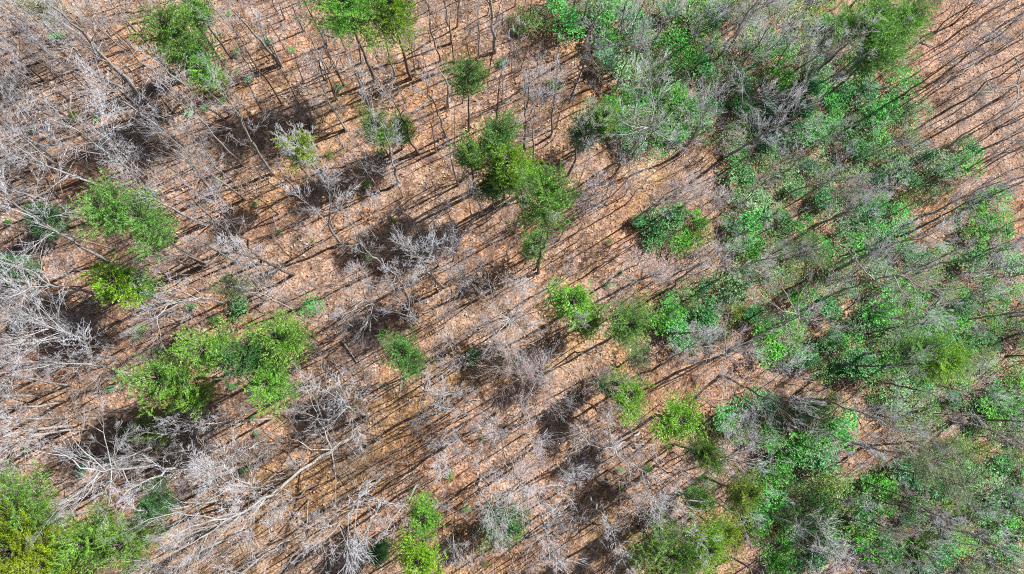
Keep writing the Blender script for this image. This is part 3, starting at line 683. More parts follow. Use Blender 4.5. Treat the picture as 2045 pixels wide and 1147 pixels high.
# (crop, [base .. top], colour, radius m, crown length m, limbs, description)
T = [
 ('A', [(920, 640), (830, 570), (700, 420), (600, 340), (480, 190), (330, 50), (250, 0)], 'grey', .17, 3.2, 9, 'tall grey bare tree with a long straight trunk'),
 ('A', [(840, 590), (740, 470), (610, 350), (520, 230), (400, 90)], 'grey', .13, 2.6, 7, 'tall grey bare tree close beside its longer twin'),
 ('A', [(1040, 470), (930, 360), (850, 250), (720, 110), (620, 0)], 'grey', .14, 2.8, 8, 'tall leaning grey bare tree'),
 ('A', [(1600, 370), (1510, 250), (1400, 130), (1290, 10)], 'grey', .14, 2.8, 8, 'tall grey bare tree with paired stems'),
 ('A', [(1610, 375), (1560, 270), (1500, 160)], 'pale', .09, 2.0, 5, 'pale slender bare tree'),
 ('A', [(990, 650), (930, 570), (860, 490)], 'dark', .08, 1.6, 4, 'slender dark bare tree'),
 ('A', [(1560, 1000), (1450, 830), (1400, 720), (1330, 600), (1290, 540)], 'grey', .12, 2.6, 7, 'dark-trunked bare tree with a pale crown'),
 ('A', [(1050, 840), (980, 770), (850, 680), (700, 580), (600, 520)], 'pale', .13, 2.8, 8, 'pale tall bare tree'),
 ('A', [(940, 780), (840, 720), (740, 660), (640, 600)], 'pale', .09, 2.2, 6, 'pale bare tree with fine twigs'),
 ('A', [(750, 520), (570, 450), (400, 340), (200, 290)], 'grey', .12, 2.8, 8, 'leaning grey bare tree'),
 ('A', [(400, 690), (240, 540), (100, 440), (0, 380)], 'grey', .09, 2.2, 6, 'long thin grey bare tree'),
 ('A', [(250, 460), (150, 370), (20, 290)], 'dark', .09, 2.4, 6, 'thin dark-stemmed bare tree'),
 ('A', [(330, 1140), (230, 960), (180, 880)], 'dark', .07, 1.6, 4, 'thin dark bare sapling'),
 ('A', [(480, 1030), (260, 900), (100, 760), (0, 680)], 'grey', .12, 2.8, 8, 'grey bare tree with a spreading top'),
 ('A', [(640, 1090), (400, 1000), (230, 930), (100, 840)], 'pale', .11, 2.6, 7, 'pale tall bare tree'),
 ('A', [(1240, 1130), (1150, 1010), (1100, 930), (1060, 850)], 'grey', .13, 3.0, 8, 'forked grey bare tree with crooked limbs'),
 ('A', [(1400, 1140), (1300, 1060), (1150, 960)], 'grey', .10, 2.4, 6, 'grey bare tree'),
 ('A', [(900, 1130), (780, 990), (640, 890), (480, 780), (400, 720)], 'pale', .14, 3.2, 9, 'pale bare tree with a dense twiggy crown'),
 ('A', [(820, 1000), (730, 900), (640, 830)], 'pale', .08, 2.4, 7, 'pale twiggy bare tree'),
 ('A', [(1740, 180), (1700, 90), (1660, 0)], 'dark', .09, 1.8, 5, 'dark straight bare trunk'),
 ('A', [(1870, 260), (1820, 160), (1740, 0)], 'dark', .10, 1.8, 5, 'dark straight bare trunk'),
 ('A', [(1630, 280), (1560, 160), (1510, 80)], 'dark', .07, 1.4, 4, 'slim dark bare trunk'),
 ('A', [(1630, 110), (1590, 0)], 'dark', .08, 1.4, 4, 'slim dark bare trunk'),
 ('A', [(1970, 490), (1900, 360), (1850, 260)], 'dark', .07, 1.4, 4, 'slim dark bare trunk'),
 ('A', [(1740, 470), (1680, 300)], 'dark', .06, 1.2, 4, 'slim dark bare trunk'),
 ('A', [(1930, 570), (1880, 450), (1840, 340)], 'dark', .07, 1.4, 4, 'slim dark bare trunk'),
 ('A', [(1980, 740), (1880, 580), (1840, 470), (1780, 360)], 'grey', .09, 2.0, 6, 'grey slender bare tree'),
 ('A', [(1710, 590), (1610, 390)], 'dark', .06, 1.2, 4, 'slim dark bare trunk'),
 ('A', [(1620, 600), (1490, 400), (1380, 270)], 'dark', .07, 1.6, 5, 'long slim dark bare trunk'),
 ('A', [(1190, 560), (1050, 490), (960, 440)], 'grey', .06, 1.8, 7, 'low twiggy grey tree'),
 ('A', [(180, 420), (90, 300), (0, 180)], 'grey', .11, 3.0, 9, 'grey bare tree with a wide crown'),
 ('A', [(470, 210), (330, 110), (180, 20)], 'pale', .11, 3.0, 9, 'pale wide bare tree'),
 ('A', [(300, 340), (180, 200), (60, 100)], 'pale', .12, 3.2, 9, 'pale wide bare tree'),
 ('A', [(200, 700), (110, 600), (10, 500)], 'grey', .10, 2.8, 8, 'grey bare tree with a wide crown'),
 ('A', [(330, 920), (200, 820), (60, 720)], 'pale', .11, 3.2, 9, 'pale bare tree with a feathery crown'),
 ('A', [(560, 860), (470, 780), (380, 720)], 'rose', .08, 2.2, 7, 'rosy-grey bare tree'),
 ('A', [(1500, 640), (1460, 560), (1420, 470)], 'grey', .07, 1.8, 6, 'grey twiggy tree'),
 ('A', [(1560, 700), (1520, 640), (1480, 600)], 'pale', .06, 1.8, 8, 'low pale twiggy tree'),
 ('B', [(660, 350), (600, 170), (590, 0)], 'dark', .09, 1.4, 4, 'dark straight bare trunk'),
 ('B', [(590, 430), (550, 290)], 'dark', .05, 1.0, 3, 'thin dark sapling'),
 ('B', [(700, 610), (700, 470), (640, 380)], 'grey', .13, 2.0, 6, 'sturdy grey bare tree'),
 ('B', [(740, 350), (715, 200), (710, 30)], 'dark', .07, 1.4, 4, 'slim dark bare trunk'),
 ('B', [(830, 350), (800, 210)], 'dark', .06, 1.2, 3, 'thin dark sapling'),
 ('B', [(870, 380), (880, 200), (870, 40)], 'grey', .08, 1.4, 4, 'slender grey bare trunk'),
 ('B', [(930, 430), (970, 240), (985, 170)], 'dark', .08, 1.4, 5, 'slim dark bare tree'),
 ('B', [(1050, 370), (1060, 250)], 'dark', .07, 1.0, 3, 'short dark trunk'),
 ('B', [(1445, 185), (1490, 60), (1500, 0)], 'dark', .15, 2.0, 5, 'thick dark trunk on the top edge'),
 ('B', [(1390, 200), (1390, 60)], 'dark', .07, 1.4, 4, 'slim dark trunk'),
 ('B', [(980, 700), (990, 520), (1000, 440)], 'dark', .11, 1.6, 7, 'dark-trunked bare tree with whorled branches'),
 ('B', [(635, 870), (610, 740), (590, 670)], 'grey', .08, 1.4, 6, 'grey bare tree with short branches'),
 ('B', [(745, 860), (740, 640)], 'grey', .05, 1.2, 4, 'thin grey sapling'),
 ('B', [(760, 1060), (735, 960), (710, 870)], 'grey', .09, 1.8, 6, 'grey bare tree'),
 ('B', [(440, 850), (400, 700)], 'dark', .06, 1.2, 4, 'thin dark sapling'),
 ('B', [(120, 745), (40, 620), (0, 540)], 'grey', .08, 1.4, 5, 'slender grey bare tree'),
 ('B', [(105, 490), (40, 350), (0, 270)], 'dark', .07, 1.2, 4, 'thin dark trunk'),
 ('B', [(250, 640), (190, 470), (150, 340)], 'grey', .10, 2.0, 6, 'grey bare tree with a pale top'),
 ('B', [(205, 360), (180, 180)], 'dark', .08, 1.2, 3, 'thin dark trunk'),
 ('B', [(485, 280), (470, 180)], 'dark', .05, 0.9, 3, 'short dark sapling'),
 ('B', [(1160, 690), (1200, 560), (1225, 500)], 'pale', .05, 2.4, 10, 'pale broom-like tree of upright twigs'),
 ('B', [(1185, 960), (1190, 760), (1195, 600)], 'pale', .09, 1.4, 5, 'pale pole-like tree with a dark foot'),
 ('B', [(1560, 490), (1570, 400), (1590, 330)], 'grey', .10, 2.4, 7, 'crooked grey bare tree'),
 ('B', [(1060, 780), (1090, 700)], 'grey', .05, 1.8, 7, 'low grey twiggy tree'),
 ('B', [(1740, 700), (1790, 560), (1820, 440)], 'pale', .10, 2.8, 8, 'pale bare tree over the thickets'),
 ('B', [(1640, 360), (1680, 240), (1710, 130)], 'pale', .10, 3.0, 9, 'pale feathery bare tree over the thickets'),
 ('B', [(1860, 260), (1930, 160), (1990, 60)], 'pale', .11, 2.8, 8, 'pale bare tree over the thickets'),
 ('B', [(1500, 400), (1520, 330), (1540, 290)], 'pale', .05, 1.8, 8, 'pale low spray of branches'),
 ('B', [(1430, 1100), (1470, 990), (1500, 890)], 'pale', .06, 1.6, 5, 'pale thin bare tree'),
 ('B', [(1640, 1120), (1700, 1060), (1740, 1010)], 'pale', .07, 2.0, 7, 'pale twiggy tree'),
 ('E', [(90, 310), (20, 200), (30, 80), (30, 20)], 'pale', .11, 2.2, 9, 'crooked white-barked tree with a bluish twig cluster'),
 ('E', [(340, 440), (240, 350), (195, 300), (190, 230)], 'pale', .09, 1.6, 6, 'pale crooked bare tree'),
 ('E', [(735, 400), (725, 330)], 'pale', .07, 2.6, 11, 'vase-shaped white spray tree'),
 ('E', [(840, 200), (832, 110), (825, 30)], 'dark', .06, 1.8, 8, 'dark fan-shaped bare tree'),
 ('E', [(680, 560), (590, 470), (540, 380), (520, 330)], 'pale', .11, 2.2, 8, 'white-barked leaning tree'),
 ('E', [(830, 570), (800, 520), (785, 480)], 'pale', .06, 2.2, 12, 'white bushy spray tree'),
 ('E', [(470, 545), (400, 440)], 'grey', .05, 1.2, 5, 'thin grey sapling'),
 ('E', [(550, 790), (480, 720), (430, 640)], 'pale', .06, 1.4, 6, 'thin pale bare tree'),
 ('E', [(220, 1080), (215, 1040)], 'pale', .05, 1.8, 9, 'low pale spray of branches'),
 ('E', [(680, 790), (680, 700)], 'grey', .04, 1.0, 4, 'thin pale sapling'),
 ('E', [(730, 920), (690, 860)], 'pale', .05, 1.4, 7, 'low pale bare tree'),
 ('E', [(1200, 450), (1240, 340), (1290, 180)], 'dark', .09, 1.2, 4, 'dark trunk beside the pine foot'),
 ('E', [(1130, 650), (1130, 570)], 'dark', .05, 1.2, 5, 'dark sapling'),
 ('E', [(1620, 350), (1560, 260)], 'dark', .04, 1.2, 5, 'thin dark sapling'),
 ('E', [(1080, 1010), (1060, 960)], 'rose', .06, 2.6, 12, 'wide low brown-grey nest of branches'),
 ('E', [(1100, 1120), (1130, 1060)], 'rose', .06, 2.2, 11, 'low rosy-grey nest of branches'),
 ('E', [(1470, 90), (1520, 60)], 'pale', .05, 2.0, 11, 'low pale bluish brush tree'),
 ('E', [(1150, 500), (1100, 520)], 'pale', .05, 1.6, 8, 'pale twiggy low tree'),
 ('E', [(960, 400), (950, 360)], 'rose', .04, 1.4, 8, 'low purplish twig cluster'),
 ('E', [(620, 330), (600, 290)], 'rose', .05, 2.0, 10, 'purplish twiggy tree'),
 ('E', [(1560, 700), (1620, 640), (1680, 580)], 'dark', .07, 1.4, 5, 'dark bare tree'),
 ('D', [(300, 100), (150, 20), (0, -20)], 'grey', .10, 2.2, 6, 'grey leaning bare tree'),
 ('D', [(620, 410), (470, 330), (350, 250), (200, 150), (0, 40)], 'pale', .12, 3.0, 8, 'long pale leaning tree'),
 ('D', [(1390, 320), (1310, 250), (1230, 180), (1150, 90), (1080, 20)], 'dark', .12, 2.8, 8, 'dark forked tree with crooked limbs'),
 ('D', [(1170, 200), (980, 100), (800, 0)], 'grey', .13, 2.2, 7, 'grey straight leaning trunk'),
 ('D', [(1330, 115), (1240, 30), (1190, -40)], 'grey', .10, 2.0, 6, 'grey bare tree'),
 ('D', [(1355, 405), (1280, 370), (1210, 310)], 'pale', .09, 1.6, 6, 'pale broken-topped tree'),
 ('D', [(1080, 430), (980, 390), (880, 355)], 'grey', .10, 1.6, 5, 'grey trunk by the big pine'),
 ('D', [(1190, 430), (1080, 370), (970, 300)], 'dark', .09, 1.6, 7, 'dark twiggy tree by the big pine'),
 ('D', [(260, 530), (120, 460), (0, 400)], 'pale', .13, 2.4, 7, 'pale thick leaning trunk'),
 ('D', [(240, 460), (230, 380), (245, 330)], 'dark', .05, 1.0, 4, 'thin dark crooked sapling'),
 ('D', [(640, 880), (560, 820), (480, 790)], 'grey', .07, 2.2, 9, 'dense dark-twigged tree'),
 ('D', [(1740, 790), (1830, 740), (1850, 700)], 'pale', .05, 1.2, 7, 'small pale spray'),
 ('G', [(400, 305), (240, 315), (100, 330), (0, 370)], 'pale', .13, 2.8, 9, 'white many-stemmed leaning tree'),
 ('G', [(410, 320), (250, 345), (60, 400)], 'pale', .10, 2.4, 7, 'white leaning tree just under its twin'),
 ('G', [(1120, 350), (960, 352), (850, 340)], 'pale', .07, 1.6, 5, 'pale thin leaning trunk'),
 ('G', [(1900, 410), (1840, 230), (1780, 110)], 'pale', .08, 2.2, 7, 'pale upright bare tree'),
 ('G', [(1730, 265), (1680, 120)], 'grey', .06, 1.6, 5, 'thin grey bare tree'),
 ('G', [(950, 480), (870, 480), (800, 490)], 'grey', .08, 2.2, 8, 'grey leaning twiggy tree'),
 ('G', [(1240, 230), (1140, 215)], 'pale', .06, 2.4, 10, 'rosy-white spray tree under the large clump'),
 ('G', [(560, 10), (700, 55)], 'pale', .06, 1.6, 6, 'pale thin branchy tree'),
 ('G', [(400, 70), (300, 60), (60, 0)], 'pale', .08, 2.4, 7, 'pale leaning tree'),
 ('G', [(380, 260), (180, 260), (0, 250)], 'pale', .07, 2.0, 6, 'thin white leaning tree'),
 ('G', [(1440, 400), (1500, 360)], 'pale', .04, 1.2, 6, 'pale low spray'),
 ('G', [(1320, 940), (1180, 1000), (1050, 1080)], 'pale', .10, 2.8, 8, 'white bare tree with dense sprays'),
 ('G', [(1760, 720), (1760, 850), (1740, 930)], 'pale', .07, 2.0, 6, 'pale hanging-limbed tree'),
 ('G', [(860, 1080), (780, 1110), (640, 1140)], 'pale', .08, 2.2, 8, 'pale bare tree near the corner pines'),
 ('G', [(1760, 900), (1640, 960), (1500, 1050)], 'pale', .08, 2.0, 6, 'pale leaning tree'),
 ('H', [(240, 240), (150, 220), (100, 170), (60, 100)], 'pale', .12, 2.6, 9, 'white tree with a knotted base and dense crown'),
 ('H', [(560, 270), (520, 280)], 'pale', .05, 1.4, 8, 'low pale spray of branches'),
 ('H', [(780, 365), (700, 420)], 'pale', .06, 1.8, 9, 'small white spray tree'),
 ('H', [(895, 430), (880, 480)], 'pale', .05, 1.6, 8, 'small pale spray tree'),
 ('H', [(335, 590), (240, 650), (130, 800), (20, 930)], 'pale', .11, 2.6, 8, 'long white leaning tree'),
 ('H', [(315, 740), (265, 830), (230, 920), (180, 990)], 'pale', .11, 1.9, 7, 'white bare trunk with a broken base'),
 ('H', [(885, 600), (885, 680), (960, 780), (1000, 850)], 'pale', .09, 2.0, 8, 'white curving tree over the dark holly'),
 ('H', [(1075, 540), (1100, 600), (1130, 680)], 'pale', .08, 2.4, 10, 'white downward-spraying tree'),
 ('H', [(1145, 345), (1190, 400)], 'pale', .06, 2.0, 9, 'small white spray tree'),
 ('H', [(1320, 520), (1400, 590)], 'pale', .06, 2.0, 10, 'low bluish-white spray tree'),
 ('H', [(1230, 800), (1260, 900), (1275, 1010)], 'pale', .08, 2.2, 9, 'pale upright tree of many stems'),
 ('H', [(720, 840), (735, 950), (740, 1060)], 'pale', .06, 1.4, 5, 'thin pale pole'),
 ('H', [(845, 930), (850, 1060)], 'pale', .05, 1.2, 5, 'thin pale pole'),
 ('H', [(665, 550), (600, 450)], 'dark', .04, .8, 3, 'dark leafless sapling'),
 ('H', [(440, 760), (390, 650)], 'dark', .05, .8, 3, 'dark leafless sapling'),
 ('H', [(1600, 870), (1545, 800)], 'grey', .05, 1.2, 5, 'grey sapling'),
 ('H', [(1330, 760), (1290, 800), (1330, 860)], 'pale', .06, 1.8, 8, 'pale twiggy tree'),
 ('H', [(620, 690), (660, 740)], 'pale', .05, 1.8, 8, 'pale low twiggy tree'),
 ('H', [(560, 130), (580, 30)], 'dark', .05, .9, 3, 'thin dark pole'),
 ('H', [(830, 230), (740, 225)], 'rose', .05, 1.6, 8, 'rosy twiggy tree'),
 ('H', [(1300, 200), (1360, 160)], 'grey', .06, 1.6, 7, 'grey crooked tree'),
 ('H', [(1480, 100), (1600, 30)], 'rose', .06, 2.0, 9, 'rosy-grey twiggy tree'),
 ('H', [(1180, 60), (1240, 20)], 'grey', .06, 2.2, 11, 'dark twiggy nest of a tree'),
 ('I', [(265, 12), (350, 40), (440, 100), (520, 140), (620, 170)], 'dark', .13, 3.0, 9, 'arching dark-trunked tree'),
 ('I', [(650, 370), (750, 410), (850, 450)], 'dark', .08, 2.0, 6, 'dark leaning tree'),
 ('I', [(1010, 405), (1210, 410), (1350, 390), (1480, 400)], 'dark', .14, 3.0, 8, 'dark curved trunk beside the pale olive pine'),
 ('I', [(1580, 268), (1750, 262), (1900, 268), (2060, 280)], 'dark', .15, 2.6, 7, 'black horizontal leaning trunk near the right edge'),
 ('I', [(1590, 285), (1720, 295), (1830, 330), (1920, 390), (2010, 450)], 'pale', .12, 2.6, 8, 'white-topped leaning tree near the right edge'),
 ('I', [(700, 150), (870, 152), (990, 200), (1180, 260), (1300, 330)], 'grey', .13, 3.0, 9, 'grey spreading tree'),
 ('I', [(1060, 615), (1200, 660), (1300, 700)], 'dark', .11, 2.2, 7, 'dark leaning tree'),
 ('I', [(1070, 810), (1200, 880), (1300, 910), (1450, 920)], 'dark', .11, 2.6, 8, 'dark-footed pale-crowned tree'),
 ('I', [(1510, 880), (1700, 910), (1800, 960), (1900, 1010), (2010, 1060)], 'pale', .13, 2.6, 8, 'pale tree with a black foot'),
 ('I', [(780, 990), (900, 1040), (1060, 1090), (1200, 1120)], 'grey', .09, 2.4, 7, 'grey leaning tree'),
 ('I', [(510, 800), (650, 840), (800, 930), (900, 990)], 'pale', .09, 2.4, 8, 'pale tree over the bottom thickets'),
 ('I', [(200, 710), (270, 760), (350, 800), (430, 850)], 'pale', .09, 1.8, 6, 'pale leaning tree'),
 ('I', [(1040, 230), (1090, 330), (1190, 400)], 'dark', .07, 1.8, 6, 'thin dark tree'),
 ('I', [(1540, 1030), (1640, 1070), (1760, 1140)], 'pale', .08, 2.4, 7, 'pale leaning tree by the bottom edge'),
 ('I', [(1480, 640), (1600, 700), (1740, 760)], 'pale', .09, 2.4, 8, 'pale tree over the right thickets'),
 ('I', [(1740, 640), (1830, 640), (1960, 700)], 'pale', .09, 2.6, 8, 'pale tree over the right thickets'),
 ('I', [(1500, 60), (1640, 100), (1800, 130)], 'pale', .09, 2.4, 8, 'pale tree over the right thickets'),
 ('C', [(1130, 640), (1125, 560), (1060, 580)], 'pale', .06, 1.4, 5, 'white bent-topped snag'),
 ('C', [(280, 900), (400, 840), (560, 730), (700, 660)], 'grey', .15, 3.0, 9, 'stout grey leaning tree'),
 ('C', [(30, 880), (90, 820), (160, 690), (150, 580)], 'grey', .13, 3.0, 9, 'grey tree with an upright pale crown'),
 ('C', [(610, 1150), (700, 1080), (860, 1045), (1000, 1020)], 'grey', .10, 2.6, 8, 'grey tree with pale sprays'),
 ('C', [(340, 700), (400, 580), (480, 540)], 'pale', .09, 2.4, 7, 'pale crooked tree'),
 ('C', [(330, 360), (380, 310), (370, 230)], 'pale', .08, 2.4, 7, 'white crooked tree'),
 ('C', [(1060, 480), (1190, 510), (1330, 450)], 'grey', .10, 2.4, 8, 'grey wide-crowned tree'),
 ('C', [(40, 290), (90, 240), (190, 140)], 'pale', .10, 3.0, 10, 'bluish-white feathery tree'),
 ('C', [(230, 230), (330, 170), (400, 120)], 'pale', .09, 3.0, 10, 'bluish-white feathery tree'),
 ('C', [(480, 260), (560, 180), (620, 90)], 'pale', .09, 2.8, 9, 'bluish-grey feathery tree'),
 ('C', [(660, 420), (760, 360), (860, 300)], 'grey', .11, 3.0, 10, 'dark-centred grey feathery tree'),
 ('C', [(1300, 900), (1360, 840), (1420, 780)], 'pale', .08, 2.0, 6, 'white forked tree at the thicket edge'),
 ('C', [(1000, 950), (1130, 885), (1260, 820)], 'grey', .12, 2.6, 8, 'grey tree at the thicket edge'),
 ('C', [(1100, 900), (1210, 990), (1280, 980)], 'pale', .06, 1.6, 5, 'white crooked tree'),
 ('C', [(1700, 880), (1850, 820), (2020, 740)], 'dark', .13, 2.4, 6, 'dark trunk on the bare slope near the right edge'),
 ('C', [(1900, 130), (1990, 80), (2080, 20)], 'grey', .12, 2.4, 7, 'grey tree in the top right corner'),
 ('C', [(1600, 140), (1680, 60), (1720, 0)], 'dark', .10, 2.0, 6, 'dark tree on the bare slope'),
 ('F', [(550, 405), (660, 390), (750, 370)], 'dark', .07, 1.6, 5, 'thin dark curved tree'),
 ('F', [(1190, 275), (1330, 250), (1450, 190), (1600, 110), (1750, 40)], 'dark', .14, 2.8, 8, 'long dark trunk on the bare slope'),
 ('F', [(800, 200), (900, 165), (1000, 120), (1060, 110)], 'grey', .13, 2.4, 8, 'grey crooked tree with a white fork'),
 ('F', [(1420, 230), (1490, 275), (1580, 310)], 'pale', .07, 1.8, 5, 'white bent tree'),
 ('F', [(1720, 360), (1830, 330), (1950, 280)], 'grey', .12, 2.6, 8, 'grey tree near the right edge'),
 ('F', [(1860, 340), (1920, 470), (1955, 570)], 'pale', .10, 1.8, 6, 'white crooked tree near the right edge'),
 ('F', [(910, 990), (1100, 1010), (1300, 1005)], 'dark', .12, 2.6, 8, 'dark trunk reaching the olive pine'),
 ('F', [(790, 860), (880, 830)], 'dark', .07, 1.4, 4, 'dark short trunk'),
 ('F', [(1880, 860), (1960, 830), (2060, 810)], 'dark', .16, 2.4, 6, 'thick black trunk on the right edge'),
 ('F', [(400, 640), (440, 500), (480, 440)], 'pale', .07, 2.0, 8, 'pale twiggy tree'),
 ('F', [(230, 560), (260, 430), (300, 360)], 'pale', .08, 2.4, 10, 'white feathery tree at the thicket edge'),
 ('F', [(180, 160), (230, 110), (290, 60)], 'pale', .05, 2.0, 9, 'rosy pale brush tree'),
 ('F', [(1080, 700), (1250, 740), (1400, 740)], 'pale', .09, 2.6, 9, 'misty white tree over the thickets'),
 ('F', [(1000, 500), (1080, 440), (1140, 380)], 'pale', .09, 2.8, 9, 'misty white tree over the thickets'),
 ('F', [(1480, 660), (1600, 640), (1760, 600)], 'pale', .09, 2.6, 9, 'misty white tree over the thickets'),
 ('F', [(1680, 820), (1740, 900), (1700, 980)], 'pale', .05, 1.6, 6, 'thin white tree'),
]
